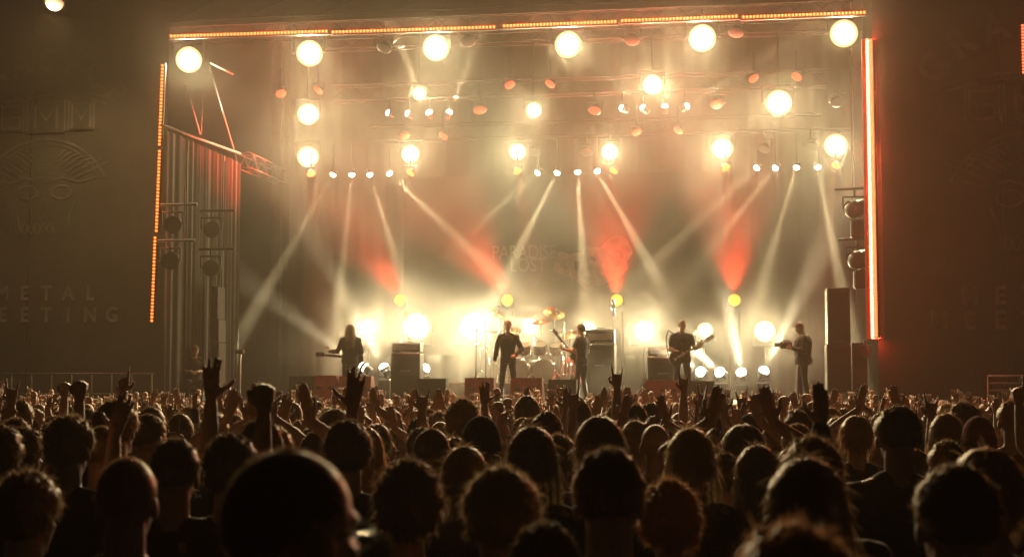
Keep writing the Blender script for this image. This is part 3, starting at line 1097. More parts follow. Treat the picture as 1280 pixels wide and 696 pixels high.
# railing below the left scrim and barrier at the right
rl = thing('railing', 'thin metal railing along the foot of the left scrim', 'railing', (at(0, 468, 29.2).x, 29.2, 0))
za = at(60, 467, 29.2).z
for zz in (za, za - .45):
    MB().cone((-2, 0, zz), (at(192, 468, 29.2).x - at(0, 468, 29.2).x, 0, zz), .022).build('rail', STEEL, rl, True)
for px in range(-60, 200, 25):
    x = at(px, 468, 29.2).x - at(0, 468, 29.2).x
    MB().cone((x, 0, 0), (x, 0, za), .02).build('post', STEEL, rl, True)
rl = thing('railing', 'grey metal railing at the foot of the right scrim', 'railing', (at(1235, 470, 28.6).x, 28.6, 0))
za = at(1250, 470, 28.6).z
for zz in (za, za - .14, za - .28):
    MB().cone((0, 0, zz), (2.4, 0, zz), .022).build('rail', STEEL, rl, True)
for k in range(5):
    MB().cone((k * .6, 0, 0), (k * .6, 0, za), .02).build('post', STEEL, rl, True)
# pit barrier in front of the stage
bar = thing('crowd_barrier', 'steel crowd barrier standing before the stage front', 'barrier', ((XL + XR) / 2, 28.4, 0))
for k in range(12):
    x = (k - 5.5) * 1.5
    MB().box((x, 0, .62), (1.46, .03, 1.1), bev=.01).build('panel', ALU, bar)

# ================================================================= people
def remesh(b, voxel, smooth=2, name='body'):
    me = b.mesh(name)
    o = bpy.data.objects.new('tmp', me)
    C.objects.link(o)
    m = o.modifiers.new('r', 'REMESH')
    m.mode = 'VOXEL'
    m.voxel_size = voxel
    m.use_smooth_shade = True
    if smooth:
        s = o.modifiers.new('s', 'SMOOTH')
        s.factor = .5
        s.iterations = smooth
    dg = bpy.context.evaluated_depsgraph_get()
    out = bpy.data.meshes.new_from_object(o.evaluated_get(dg))
    bpy.data.objects.remove(o)
    bpy.data.meshes.remove(me)
    out.name = name
    out.polygons.foreach_set('use_smooth', [True] * len(out.polygons))
    return out


def hand(b, W_, d, n_, right, mode, fr=.0095, k=1.0):
    """W_ wrist, d finger direction, n_ palm normal; thumb leaves the side of the palm"""
    d = Vector(d).normalized()
    n_ = Vector(n_)
    n_ = (n_ - d * n_.dot(d)).normalized()
    t = d.cross(n_) * (1 if right else -1)            # towards the thumb
    W_ = Vector(W_)
    P = lambda x, y, z: W_ + (t * x + d * y + n_ * z) * k
    xs = [.030, .011, -.010, -.029]
    kl = [.096, .100, .096, .086]
    b.cap(P(0, -.01, 0), P(0, .03, 0), .026 * k, .028 * k, 8)
    for x, l in zip(xs, kl):
        b.cap(P(x * .55, .02, .0), P(x, l, 0), .016 * k, .0125 * k, 8)
    lens = [(.040, .026, .020), (.046, .029, .021), (.042, .028, .020), (.033, .021, .018)]
    B = {'open': [(6, 8, 8)] * 4, 'flat': [(2, 3, 3)] * 4, 'relax': [(28, 34, 22), (32, 38, 24), (36, 40, 26), (40, 42, 28)],
         'fist': [(82, 95, 60)] * 4, 'horn': [(4, 6, 5), (85, 98, 60), (85, 98, 60), (6, 8, 6)],
         'point': [(4, 5, 5), (82, 95, 60), (84, 95, 60), (86, 95, 60)], 'grip': [(48, 55, 38), (50, 58, 40), (54, 58, 40), (58, 60, 42)]}[mode]
    sp = {'open': [6, 2, -3, -8], 'flat': [3, 0, -2, -5], 'horn': [8, 0, 0, -12], 'point': [2, 0, 0, 0]}.get(mode, [2, 0, -1, -3])
    for f in range(4):
        p = P(xs[f], kl[f], 0)
        ang = 0
        s_ = math.sin(R(sp[f]))
        for j in range(3):
            ang += R(B[f][j])
            dr = (d * math.cos(ang) + n_ * math.sin(ang) + t * s_).normalized()
            q = p + dr * lens[f][j] * k
            r0 = (fr - .0007 * j) * k
            b.cap(p, q, r0, r0 - .0006 * k, 7)
            p = q
    th = {'open': ((.9, .55, .12), (.75, .8, .05)), 'flat': ((.55, .85, .1), (.35, 1, .05)), 'relax': ((.6, .75, .35), (.25, .95, .3)), 'grip': ((.5, .7, .6), (-.1, .7, .8)),
          'fist': ((.35, .8, .5), (-.75, .45, .5)), 'horn': ((.35, .8, .55), (-.8, .4, .5)), 'point': ((.35, .8, .5), (-.75, .45, .5))}[mode]
    p = P(.022, .028, .004)
    for v, l, r0 in zip([(.8, .6, .2), th[0], th[1]], (.036, .034, .028), (.014, .0115, .0105)):
        q = p + (t * v[0] + d * v[1] + n_ * v[2]).normalized() * l * k
        b.cap(p, q, r0 * k, (r0 - .001) * k, 7)
        p = q


TORSO = [(.84, .150, .105, -.005), (.93, .168, .118, -.012), (1.03, .152, .108, -.002), (1.14, .150, .110, .004), (1.27, .172, .122, .004), (1.37, .178, .116, -.006), (1.43, .150, .090, -.014), (1.475, .085, .066, -.018)]


def ell_rings(rows, grow=0., n=18):
    return [[(rx_ * math.cos(6.283 * k / n), cy_ + ry_ * math.sin(6.283 * k / n), z) for k in range(n)] for z, rx_, ry_, cy_ in [(z, rx + grow, ry + grow, cy) for z, rx, ry, cy in rows]]


def person_meshes(arms, legs=((.10, 0), (-.10, 0)), head=(0, 0), voxel=.009, fat=1., face=True, sleeve=.55, with_legs=False, fr=.0095, key=''):
    """faces +Y. arms: [(right?, u, f, hand_dir, palm_normal, mode)]; returns body, shirt, trousers meshes and hand positions"""
    b = MB()
    hm = Matrix.Translation((0, -.01, 1.53)) @ Matrix.Rotation(R(head[0]), 4, 'Z') @ Matrix.Rotation(R(head[1]), 4, 'X') @ Matrix.Translation((0, .01, -1.53))
    H = lambda x, y, z: hm @ Vector((x, y, z))
    hr = hm.to_3x3()
    b.sph(H(0, -.005, 1.685), (.077, .096, .097), hr, 18, 12)
    b.sph(H(0, .028, 1.625), (.060, .068, .088), hr)
    b.sph(H(0, .068, 1.562), (.032, .028, .024), hr)
    b.cone(H(0, .088, 1.668), H(0, .108, 1.628), .009, .016, 8)
    b.sph(H(0, .106, 1.626), (.017, .012, .011), hr, 8, 6)
    b.sph(H(0, .088, 1.590), (.026, .010, .006), hr, 8, 6)
    b.sph(H(0, .086, 1.580), (.022, .011, .007), hr, 8, 6)
    b.sph(H(0, .083, 1.682), (.052, .013, .010), hr, 10, 6)
    for s in (-1, 1):
        b.sph(H(s * .078, -.004, 1.645), (.011, .022, .034), hr, 8, 6)
        b.sph(H(s * .036, .072, 1.628), (.020, .018, .018), hr, 8, 6)
    b.cap((0, -.022, 1.43), H(0, -.012, 1.60), .060, .055, 14)
    b.loft(ell_rings(TORSO))
    s_ = MB()
    s_.loft(ell_rings([(z, rx * fat, ry * (1 + (fat - 1) * 1.6), cy) for z, rx, ry, cy in TORSO], .013))
    hands = []
    for right, u, f, hd_, pn, mode in arms:
        sg = 1 if right else -1
        u = Vector((u[0] * sg, u[1], u[2])).normalized()
        f = Vector((f[0] * sg, f[1], f[2])).normalized()
        lift = max(0, u.z) * .05
        S = Vector((sg * (.185 - lift * .4), -.012, 1.415 + lift))
        E = S + u * .29
        W_ = E + f * .255
        b.cap((sg * .05, -.022, 1.475), S, .045, .052, 10)
        b.cap(S, E, .054, .040, 12)
        b.cap(E, E.lerp(W_, .35), .040, .041, 12)
        b.cap(E.lerp(W_, .35), W_, .041, .027, 12)
        hand(b, W_, (hd_[0] * sg, hd_[1], hd_[2]), (pn[0] * sg, pn[1], pn[2]), right, mode, fr, 1.0)
        hands.append((W_, E, S))
        s_.cap((sg * .045, -.022, 1.468), S, .054, .066, 10)
        s_.cap(S, S.lerp(E, min(1, sleeve)), .068, .060, 12)
        if sleeve > 1:
            s_.cap(E, E.lerp(W_, .4), .056, .054, 12)
            s_.cap(E.lerp(W_, .4), E.lerp(W_, .95), .054, .040, 12)
    t_ = MB()
    t_.loft(ell_rings([(.86, .158, .112, -.008), (.95, .172, .122, -.012), (1.0, .165, .115, -.008)], .004))
    for sg, (fx, fy) in zip((1, -1), legs):
        hip, kn, an = Vector((sg * .088, -.005, .90)), Vector((sg * .09 + (fx - sg * .09) * .55, fy * .5 + .02, .49)), Vector((fx, fy - .02, .085))
        t_.cap(hip, kn, .092, .062, 12)
        t_.cap(kn, an, .064, .055, 12)
        if with_legs:
            b.cap(hip, kn, .078, .05, 10)
            b.cap(kn, kn.lerp(an, .3), .05, .052, 10)
            b.cap(kn.lerp(an, .3), an, .052, .036, 10)
        b.cap(an, an + Vector((0, .02, -.04)), .036, .036, 10) if with_legs else None
        t_.sph(an + Vector((sg * .01, .07, -.045)), (.048, .135, .042))
        t_.sph(an + Vector((0, -.01, -.04)), (.042, .055, .048))
    def folds(me, amp):
        co_ = np.empty(len(me.vertices) * 3)
        me.vertices.foreach_get('co', co_)
        nn_ = np.empty(len(me.vertices) * 3)
        me.vertices.foreach_get('normal', nn_)
        co_, nn_ = co_.reshape(-1, 3), nn_.reshape(-1, 3)
        sd = random.random() * 50
        ds = np.array([noise.noise((c[0] * 9 + sd, c[1] * 9, c[2] * 7 + c[0] * 4)) + .5 * noise.noise((c[0] * 22, c[1] * 22 + sd, c[2] * 15)) for c in co_])
        co_ = co_ + nn_ * (ds * amp)[:, None]
        me.vertices.foreach_set('co', co_.ravel())
        me.update()
        return me
    out = {'body': remesh(b, voxel, 2, 'person'), 'shirt': folds(remesh(s_, voxel * 1.25, 3, 'shirt'), .014), 'trousers': folds(remesh(t_, .016, 3, 'trousers'), .012), 'hands': hands, 'hm': hm}
    return out


# ---------------------------------------------------------------- hair
def hair_mesh(kind, seed=1, n=1300):
    rnd = random.Random(seed)
    b = MB()
    bm = b.b
    c = Vector((0, -.005, 1.685))

    def shell(scale, thick, zc, tilt, disp, fr, nu=40, nv=22, off=(0, 0, 0)):
        vs = {}
        for j in range(nv + 1):
            th = math.pi * j / nv * .92
            for i in range(nu):
                ph = 6.283 * i / nu
                dr = Vector((math.sin(th) * math.cos(ph), math.sin(th) * math.sin(ph), math.cos(th)))
                k = 1 + disp * noise.noise(dr * fr + Vector((seed, 0, 0)))
                p = Vector((dr.x * (.077 * scale[0] + thick), dr.y * (.096 * scale[1] + thick), dr.z * (.097 * scale[2] + thick))) * k + c + Vector(off)
                vs[i, j] = p
        ok = lambda p: (p.z > zc + tilt * (p.y + .005))
        vv = {}
        faces = []
        for j in range(nv):
            for i in range(nu):
                q = [(i, j), ((i + 1) % nu, j), ((i + 1) % nu, j + 1), (i, j + 1)]
                if all(ok(vs[a]) for a in q):
                    f = []
                    for a in q:
                        if a not in vv:
                            vv[a] = bm.verts.new(vs[a])
                        f.append(vv[a])
                    try:
                        faces.append(bm.faces.new(f))
                    except ValueError:
                        pass
        return faces

    def strands(faces, n, L, up, out, rand, grav, w=.0016, segs=2):
        fs = [(f.calc_center_median(), f.normal.copy(), [v.co.copy() for v in f.verts]) for f in faces]
        for k in range(n):
            cen, nn, q = rnd.choice(fs)
            p = q[0].lerp(q[2], rnd.random()).lerp(q[1], rnd.random() * .5)
            nn = (p - c).normalized()
            l = L * rnd.uniform(.5, 1.2)
            d = (nn * out + Vector((0, 0, up)) + Vector((rnd.gauss(0, rand), rnd.gauss(0, rand), rnd.gauss(0, rand)))).normalized()
            side = d.cross(Vector((rnd.random() - .5, rnd.random() - .5, rnd.random() - .5))).normalized() * w
            last = None
            pp = p - nn * .004
            for s in range(segs + 1):
                ww = side * (1 - s / segs * .85)
                cur = (bm.verts.new(pp + ww), bm.verts.new(pp - ww))
                if last:
                    bm.faces.new((last[0], last[1], cur[1], cur[0]))
                last = cur
                d = (d + Vector((rnd.gauss(0, rand * .4), rnd.gauss(0, rand * .4), grav))).normalized()
                pp = pp + d * l / segs

    if kind == 'short':
        f = shell((1, 1, 1), .011, 1.665, .55, .15, 9)
        strands(f, int(n * 1.5), .019, -.1, .5, .6, -.25, w=.0012)
    elif kind == 'mop':
        f = shell((1.02, 1.02, 1.01), .017, 1.64, .62, .18, 7)
        strands(f, int(n * 1.6), .03, -.15, .38, .6, -.35, w=.0012)
    elif kind == 'shaved':
        f = shell((1, 1, 1), .0035, 1.67, .5, .01, 5)
        strands(f, int(n * 1.6), .010, 0, .9, .4, 0, w=.0010, segs=1)
    elif kind == 'curly':
        f = shell((1.06, 1.06, 1.05), .032, 1.60, .55, .25, 14)
        strands(f, int(n * 1.8), .04, 0, .5, .9, -.2, w=.0013, segs=3)
    elif kind in ('long', 'pony'):
        f = shell((1.02, 1.02, 1.02), .018 if kind == 'long' else .012, 1.655, .7, .06, 7)
        rings = []
        rows = [(1.70, .095, .112), (1.62, .104, .118), (1.54, .108, .112), (1.46, .122, .118), (1.38, .128, .128), (1.30, .110, .130), (1.24, .07, .125)] if kind == 'long' else [(1.68, .03, .115), (1.64, .036, .135), (1.56, .040, .150), (1.46, .044, .150), (1.36, .036, .15), (1.28, .015, .145)]
        tf = []
        prev = None
        for z, rx_, ry_ in rows:
            row = []
            N = 22
            for i in range(N + 1):
                if kind == 'long':
                    a = R(180 + 8 + (360 - 180 - 16) * i / N) if z < 1.6 else R(180 - 22 + (180 + 44) * i / N)
                    k = 1 + .10 * noise.noise(Vector((i * .7, z * 3, seed)))
                    row.append(bm.verts.new((rx_ * math.cos(a) * k, -.005 + ry_ * math.sin(a) * k, z)))
                else:
                    a = 6.283 * i / N
                    row.append(bm.verts.new((rx_ * math.cos(a) * (1 + .2 * noise.noise(Vector((i, z * 5, seed)))), -ry_ + .03 * math.sin(a), z)))
            if prev:
                for i in range(N):
                    tf.append(bm.faces.new((prev[i], prev[i + 1], row[i + 1], row[i])))
            prev = row
        bmesh.ops.recalc_face_normals(bm, faces=tf)
        strands(f, n // 2, .05, -.5, .35, .3, -.3)
        strands(tf, n, .13, -1.2, .22, .25, -.25, w=.0018)
    elif kind == 'bowl':
        f = shell((1.04, 1.04, 1.02), .02, 1.575, .75, .06, 6)
        strands(f, int(n * 1.1), .06, -.8, .35, .28, -.3)
    m = b.mesh('hair', False)
    m.polygons.foreach_set('use_smooth', [True] * len(m.polygons))
    return m


def cap_mesh(kind):
    b = MB()
    c = Vector((0, -.005, 1.685))
    rows = []
    for j in range(9):
        th = math.pi / 2 * (1.12 if kind == 'beanie' else 1.0) * j / 8 + .02
        rows.append([(c.x + math.sin(th) * math.cos(6.283 * i / 24) * .09, c.y + math.sin(th) * math.sin(6.283 * i / 24) * .11, c.z + .012 + math.cos(th) * (.118 if kind == 'beanie' else .105)) for i in range(24)])
    b.loft(rows[::-1], caps=False)
    if kind == 'cap':
        b.loft([[(x * .075, .075 + y, 1.70 - .02 * y * 4 + dz) for x, y in ((-1, 0), (-.9, .05), (-.5, .085), (0, .095), (.5, .085), (.9, .05), (1, 0))] for dz in (0, .006)])
    else:
        for j in range(2):
            b.loft([[(math.cos(6.283 * i / 24) * rr, -.005 + math.sin(6.283 * i / 24) * (rr + .02), z) for i in range(24)] for z, rr in ((1.645, .088), (1.645, .097), (1.69, .098), (1.69, .088))], caps=False)
    return b.mesh('hat', True)


HM = {k: [hair_mesh(k, s, 1300) for s in range(1, 3)] for k in ('short', 'mop', 'shaved', 'curly', 'long', 'pony', 'bowl')}
HATS = {k: cap_mesh(k) for k in ('cap', 'beanie')}
EYEM = MB().sph((0, 0, 0), .0115, u=8, v=6).mesh('eye', True)
EYEMAT = mat('eye', (.5, .48, .45), .2)

UPD = (0, 0, 1)
A_DOWN = ((.16, -.02, -1), (.02, .28, -1), (0, .15, -1), (-1, 0, 0), 'relax')
A_FRONT = ((.25, .25, -1), (-.25, 1, .35), (-.2, 1, .3), (-.5, -.3, -1), 'relax')
A_UP = ((.26, .50, .45), (.02, .12, 1), UPD, (0, 1, 0))
A_UP2 = ((.75, .40, .22), (-.02, .2, 1), UPD, (0, 1, 0))
A_CLAP = ((.62, .32, .70), (-1.0, .12, .75), (-.28, .02, 1), (-.55, -.8, -.1), 'flat')
A_WIDE = ((.35, .5, .35), (.15, .1, 1), (.1, 0, 1), (0, 1, 0))


def arm(t, right, mode=None):
    return (right, t[0], t[1], t[2], t[3], mode or t[4])


POSES = {
    'down': dict(arms=[arm(A_DOWN, 1), arm(A_DOWN, 0)]),
    'down_turn': dict(arms=[arm(A_DOWN, 1), arm(A_FRONT, 0)], head=(24, 0)),
    'down_turnr': dict(arms=[arm(A_FRONT, 1), arm(A_DOWN, 0)], head=(-26, 0)),
    'jacket': dict(arms=[arm(A_DOWN, 1), arm(A_DOWN, 0)], sleeve=1.4, fat=1.12),
    'clap': dict(arms=[arm(A_CLAP, 1), arm(A_CLAP, 0)]),
    'horn_r': dict(arms=[arm(A_UP, 1, 'horn'), arm(A_DOWN, 0)]),
    'horn_l': dict(arms=[arm(A_DOWN, 1), arm(A_UP2, 0, 'horn')]),
    'open_r': dict(arms=[(1, *A_UP2[:2], (.2, .25, 1), (.2, 1, -.2), 'open'), arm(A_DOWN, 0)]),
    'wave_l': dict(arms=[arm(A_DOWN, 1), (0, (.6, .45, .25), (.25, .1, 1), (.1, .5, 1), (-.6, .8, 0), 'relax')]),
    'both_low': dict(arms=[(1, (.5, .6, .1), (-.2, .3, 1), (-.2, .2, 1), (-.8, .5, 0), 'relax'), (0, (.6, .5, .3), (-.1, .2, 1), (.1, 0, 1), (-.4, .9, 0), 'fist')]),
    'open_l': dict(arms=[arm(A_DOWN, 1), arm(((.52, .42, .40), (.02, .12, 1), UPD, (-1, .35, 0)), 0, 'open')], sleeve=1.4, fat=1.08),
    'sleeve_r': dict(arms=[(1, (.30, .5, .45), (.05, .1, 1), UPD, (-.35, .9, 0), 'flat'), arm(A_DOWN, 0)], sleeve=1.4),
    'both': dict(arms=[arm(A_WIDE, 1, 'open'), arm(A_UP, 0, 'open')]),
    'fist_r': dict(arms=[arm(A_UP, 1, 'fist'), arm(A_DOWN, 0)]),
    'point_l': dict(arms=[arm(A_DOWN, 1), arm(A_UP, 0, 'point')]),
}
POSE_TXT = {'down': 'arms down', 'down_turn': 'head turned left', 'down_turnr': 'head turned right', 'jacket': 'wearing a jacket', 'clap': 'clapping overhead',
            'horn_r': 'right horn sign', 'horn_l': 'left horn sign', 'open_r': 'right palm up', 'open_l': 'sleeved left palm up', 'both': 'both arms raised', 'sleeve_r': 'sleeved right palm up', 'wave_l': 'limp left hand up', 'both_low': 'both hands up near face', 'fist_r': 'right fist raised', 'point_l': 'left finger up'}
HAIR_TXT = {'short': 'short hair', 'mop': 'tousled hair', 'shaved': 'cropped hair', 'curly': 'curly hair', 'long': 'long hair', 'pony': 'ponytail', 'bowl': 'bobbed hair', 'bald': 'bald head', 'cap': 'peaked cap', 'beanie': 'knitted cap'}
PM = {k: person_meshes(voxel=.009 if k.startswith(('down', 'jacket')) else .0072, **v) for k, v in POSES.items()}
HEADYAW = {k: v.get('head', (0, 0))[0] for k, v in POSES.items()}


def add_hair(o, hair, col, yaw, rnd):
    def put(name, me, m):
        q = link(name, me, None, o)
        if not me.materials:
            me.materials.append(m)
        q.material_slots[0].link = 'OBJECT'
        q.material_slots[0].material = m
        q.rotation_euler.z = R(yaw)
        return q
    if hair in ('cap', 'beanie'):
        put('hat', HATS[hair], col if not isinstance(col, str) else HATM)
        put('hair', HM['bowl' if rnd.random() < .3 else 'short'][0], HAIR['dark'])
    elif hair != 'bald':
        put('hair', rnd.choice(HM[hair]), HAIR[col])


def crowd_person(x, y, ztop, pose, hair, col, shirt, label, rz, rnd, group='spectators in the crowd', wide=1.):
    ms_ = PM[pose]
    o = link('person', ms_['body'], SKIN)
    extra = {'curly': .045, 'mop': .026, 'long': .018, 'bowl': .02, 'beanie': .025, 'cap': .015}.get(hair, .012)
    s = ztop / (1.782 + extra)
    s = (ztop - zg(y)) / (1.782 + extra)
    o.location = (x, y, zg(y))
    o.rotation_euler = (0, 0, rz)
    o.scale = (s * wide, s * wide, s)
    for nm, m in (('shirt', shirt), ('trousers', DENIM)):
        q = link(nm, ms_[nm], None, o)
        if not q.data.materials:
            q.data.materials.append(m)
        q.material_slots[0].link = 'OBJECT'
        q.material_slots[0].material = m
    add_hair(o, hair, col, HEADYAW[pose], rnd)
    tag(o, label, 'person', group)
    return o


def ground_at(px, d):
    q = EYE + FLAT * d + RIGHT * ((px - 640) / FPX * d)
    return q.x, q.y


def z_at(py, d):
    return EYE.z + d * (FWD.z + UP.z * (348 - py) / FPX)


crnd = random.Random(21)
taken = []
S_, SR, SB, SG = SHIRT, SHIRT_RED, SHIRT_BLUE, SHIRT_GREY
# (px, top py, distance, pose, hair, colour, shirt, yaw deg, width, label)
NEAR = [
    (365, 554, 1.85, 'down_turnr', 'shaved', 'dark', S_, -14, 1.04, 'big blurred shaven head with glasses close to the lens'),
    (163, 567, 3.3, 'jacket', 'shaved', 'brown', S_, 4, 1., 'close cropped broad man second row near the left'),
    (40, 585, 3.5, 'down', 'mop', 'brown', SG, -8, 1., 'tousled short haired spectator in grey top at bottom left'),
    (512, 574, 3.7, 'down', 'curly', 'dark', S_, 0, .95, 'bushy curly head between the glasses wearer and the red top'),
    (627, 580, 3.1, 'jacket', 'mop', 'fair', SR, 10, 1.05, 'fluffy fair haired spectator in a red hooded top'),
    (760, 560, 3.05, 'down', 'short', 'dark', S_, 0, 1.04, 'broad man in black shirt with white back print'),
    (835, 598, 3.9, 'down', 'curly', 'ginger', S_, 5, .95, 'curly ginger head glowing orange beside the black printed shirt'),
    (680, 651, 2.7, 'down', 'short', 'dark', S_, 0, 1., 'dark round head at the bottom edge before the red top'),
    (988, 648, 1.75, 'down', 'mop', 'ginger', S_, 0, 1.05, 'blurred reddish hair at the bottom right of centre'),
    (1005, 572, 2.9, 'down', 'long', 'dark', S_, 0, 1., 'dark long haired spectator behind the blurred reddish hair'),
    (1012, 543, 3.8, 'jacket', 'mop', 'brown', S_, 0, 1., 'tousled brown head in dark jacket right of the big clapping spectator'),
    (1190, 581, 2.7, 'jacket', 'short', 'dark', S_, 0, 1.05, 'dark short haired head large at the bottom right'),
    (1228, 560, 3.3, 'down', 'bowl', 'brown', S_, -5, 1., 'bobbed brown hair just right of the large dark head'),
    (1120, 507, 5.3, 'jacket', 'short', 'dark', S_, 0, 1.1, 'tall dark jacketed man standing above the crowd on the right'),
    (665, 533, 4.8, 'down', 'long', 'dark', S_, 0, 1., 'smooth long dark hair left of the black printed shirt'),
    (581, 557, 5.0, 'down', 'long', 'brown', S_, 0, 1., 'long brown hair above the fluffy fair head'),
    (862, 535, 5.0, 'down', 'long', 'fair', S_, 0, 1.02, 'wavy fair long hair above the curly ginger head'),
    (749, 520, 5.0, 'down', 'bowl', 'dark', S_, 0, 1., 'dark bobbed head directly above the black printed shirt'),
    (436, 523, 4.9, 'down', 'mop', 'dark', S_, 6, 1., 'dark tousled head just right of the shaven glasses wearer'),
    (541, 533, 5.9, 'down_turnr', 'shaved', 'dark', S_, -6, 1., 'cropped head turned right above the bushy curly head'),
    (601, 521, 6.0, 'down_turn', 'beanie', 'dark', S_, 12, 1., 'knitted dark cap looking left beside the cropped head'),
    (131, 530, 5.4, 'down', 'shaved', 'brown', S_, 0, 1., 'cropped head above the broad man near the left'),
    (90, 517, 5.0, 'down', 'mop', 'fair', S_, 0, 1., 'fair bushy hair high in the left of the crowd'),
    (148, 498, 5.9, 'down', 'mop', 'brown', S_, -6, 1.02, 'tall bushy brown haired spectator at left'),
    (188, 518, 6.6, 'down_turnr', 'short', 'dark', S_, 0, 1., 'slim dark head turned right beside tall bushy brown hair'),
    (292, 540, 4.3, 'down', 'mop', 'dark', S_, 0, 1., 'dark haired head partly hidden by the shaven glasses wearer'),
    (328, 522, 5.3, 'both', 'mop', 'dark', S_, 0, 1., 'dark haired spectator raising both bare arms at left of centre'),
    (345, 532, 5.6, 'clap', 'short', 'brown', S_, 0, 1., 'spectator clapping overhead above the shaven glasses wearer'),
    (222, 548, 4.3, 'fist_r', 'short', 'dark', S_, 6, 1., 'spectator at left with bare right arm raised as a fist'),
    (2, 528, 5.0, 'open_r', 'mop', 'dark', S_, 0, 1., 'raised palm spectator cut by the left edge'),
    (28, 500, 8.5, 'down', 'short', 'dark', S_, 0, 1., 'round dark head near the left edge farther back'),
    (683, 515, 6.7, 'down', 'short', 'dark', S_, 0, 1., 'short dark hair above the smooth long dark hair'),
    (659, 495, 10., 'down', 'cap', 'dark', S_, 0, 1., 'square dark cap standing out left of centre farther back'),
    (579, 498, 8.0, 'down', 'curly', 'fair', S_, 0, 1., 'fair frizzy head glowing left of centre'),
    (818, 527, 6.6, 'down', 'bald', 'dark', S_, 0, 1., 'bald gleaming head beside the wavy fair long hair'),
    (805, 532, 7.6, 'clap', 'short', 'dark', S_, 0, 1., 'spectator with arms crossed overhead behind the bald head'),
    (928, 530, 6.0, 'clap', 'bowl', 'dark', S_, 0, 1.08, 'big clapping spectator with hands joined high right of centre'),
    (945, 556, 5.0, 'sleeve_r', 'long', 'dark', S_, 0, 1., 'long haired spectator raising a dark sleeved right arm below the big clapping one'),
    (1180, 517, 7.2, 'down', 'long', 'brown', S_, 0, 1., 'straight brown long hair right of the tall jacketed man'),
    (1180, 550, 5.6, 'down', 'short', 'brown', S_, 0, 1., 'brown head between tall jacketed man and large dark head'),
    (1220, 521, 6.9, 'down', 'beanie', HATR, S_, 0, 1., 'red knitted cap at the right'),
    (1203, 502, 8.4, 'down', 'curly', 'dark', S_, 0, 1., 'dark curly head behind the straight brown long hair'),
    (1068, 519, 7.5, 'down', 'bowl', 'ginger', S_, 0, 1., 'reddish bobbed hair left of the tall jacketed man'),
    (1262, 500, 7.8, 'open_r', 'short', 'ginger', SR, 0, 1., 'red shirted spectator near the right edge with palm raised'),
    (724, 500, 9.5, 'horn_r', 'short', 'dark', S_, 0, 1., 'spectator with horn sign raised right at the centre'),
    (812, 503, 10.2, 'horn_r', 'short', 'dark', S_, 0, 1., 'spectator with horn sign raised below the right hand guitarist'),
    (793, 505, 8.6, 'horn_l', 'short', 'dark', S_, 0, 1., 'spectator with left horn sign before the pale amplifier'),
    (903, 566, 5.3, 'down', 'short', 'dark', S_, 0, 1., 'dark short haired head left below the big clapping spectator'),
    (1100, 515, 9.0, 'clap', 'short', 'brown', S_, 0, 1., 'spectator clapping overhead behind the tall jacketed man'),
    (20, 512, 8.8, 'fist_r', 'short', 'brown', S_, 0, 1., 'raised bare arm near the left edge farther back'),
]
heads = {}
KD = FPX / 1500
for (px, py, d, pose, hair, col, shirt, yaw, wd, lab) in NEAR:
    d *= KD
    x, y = ground_at(px, d)
    o = crowd_person(x, y, max(1.55, z_at(py, d)), pose, hair, col, shirt, lab, R(yaw) + YAW * .6, crnd, 'named spectators nearest the lens' if d < 5.2 else 'spectators in the crowd', wd)
    heads[lab[:18]] = o
    taken.append((x, y))

# glasses on the big head, print on the black shirt
o = heads['big blurred shaven']
gl = MB()
for s in (-1, 1):
    gl.tube([(s * .072, .085, 1.662), (s * .082, .02, 1.665), (s * .083, -.012, 1.655)], .0028)
    gl.tube([(s * .036 + .026 * math.cos(t), .104, 1.655 + .02 * math.sin(t)) for t in [6.283 * k / 14 for k in range(15)]], .002)
gl.tube([(-.01, .106, 1.66), (.01, .106, 1.66)], .002)
q = gl.build('glasses', GLASS, o, True)
q.rotation_euler.z = R(HEADYAW['down_turnr'])
o = heads['broad man in black']
pr = MB()
rnd = random.Random(5)
for k in range(16):
    x0 = -.13 + .26 * (k % 8) / 8
    z0 = 1.325 - .05 * (k // 8)
    pts = [(x0 + rnd.uniform(0, .028), z0 + rnd.uniform(-.018, .018)) for _ in range(4)]
    ribbon(pr, pts, .006)
q = pr.build('back_print', mat('shirt_print', (.45, .43, .40), .8), o)
q.location = (0, -.158, 0)

# ---- the rest of the crowd in jittered rows
rows = []
d = 6.9
while d < 26.6:
    hw = .40 * d + .8
    x = -hw + crnd.uniform(0, .5)
    while x < hw:
        rows.append((d + crnd.uniform(-.25, .25), x + crnd.uniform(-.12, .12)))
        x += crnd.uniform(.46, .66)
    d += .58
place = []
for d, lx in rows:
    q = EYE + FLAT * d + RIGHT * lx
    if any((q.x - a) ** 2 + (q.y - b_) ** 2 < .20 for a, b_ in taken):
        continue
    if q.y > 28.0:
        continue
    place.append((d, lx, q.x, q.y))
place.sort(key=lambda t: t[0])
N_IND = 286 - len(NEAR)
ZONE = lambda lx, d: ('left', 'centre left', 'centre right', 'right')[min(3, max(0, int((lx / d + .37) / .74 * 4)))]
hk = ['short'] * 7 + ['shaved'] * 2 + ['mop'] * 4 + ['long'] * 5 + ['curly', 'pony', 'bowl', 'bowl', 'bald', 'cap', 'beanie']
hc = ['dark'] * 5 + ['brown'] * 4 + ['fair'] * 2 + ['ginger']
pk_near = ['down'] * 6 + ['down_turn', 'down_turnr', 'down_turn', 'down_turnr', 'jacket', 'jacket', 'horn_r', 'clap', 'open_r', 'fist_r']
pk_mid = ['down'] * 6 + ['down_turn', 'down_turnr', 'jacket', 'horn_r', 'horn_r', 'horn_l', 'clap', 'clap', 'open_r', 'open_l', 'both', 'fist_r', 'point_l', 'wave_l', 'wave_l', 'both_low', 'both_low']
LH = {'dark': 'dark', 'brown': 'brown', 'fair': 'fair', 'ginger': 'reddish'}
same = {}
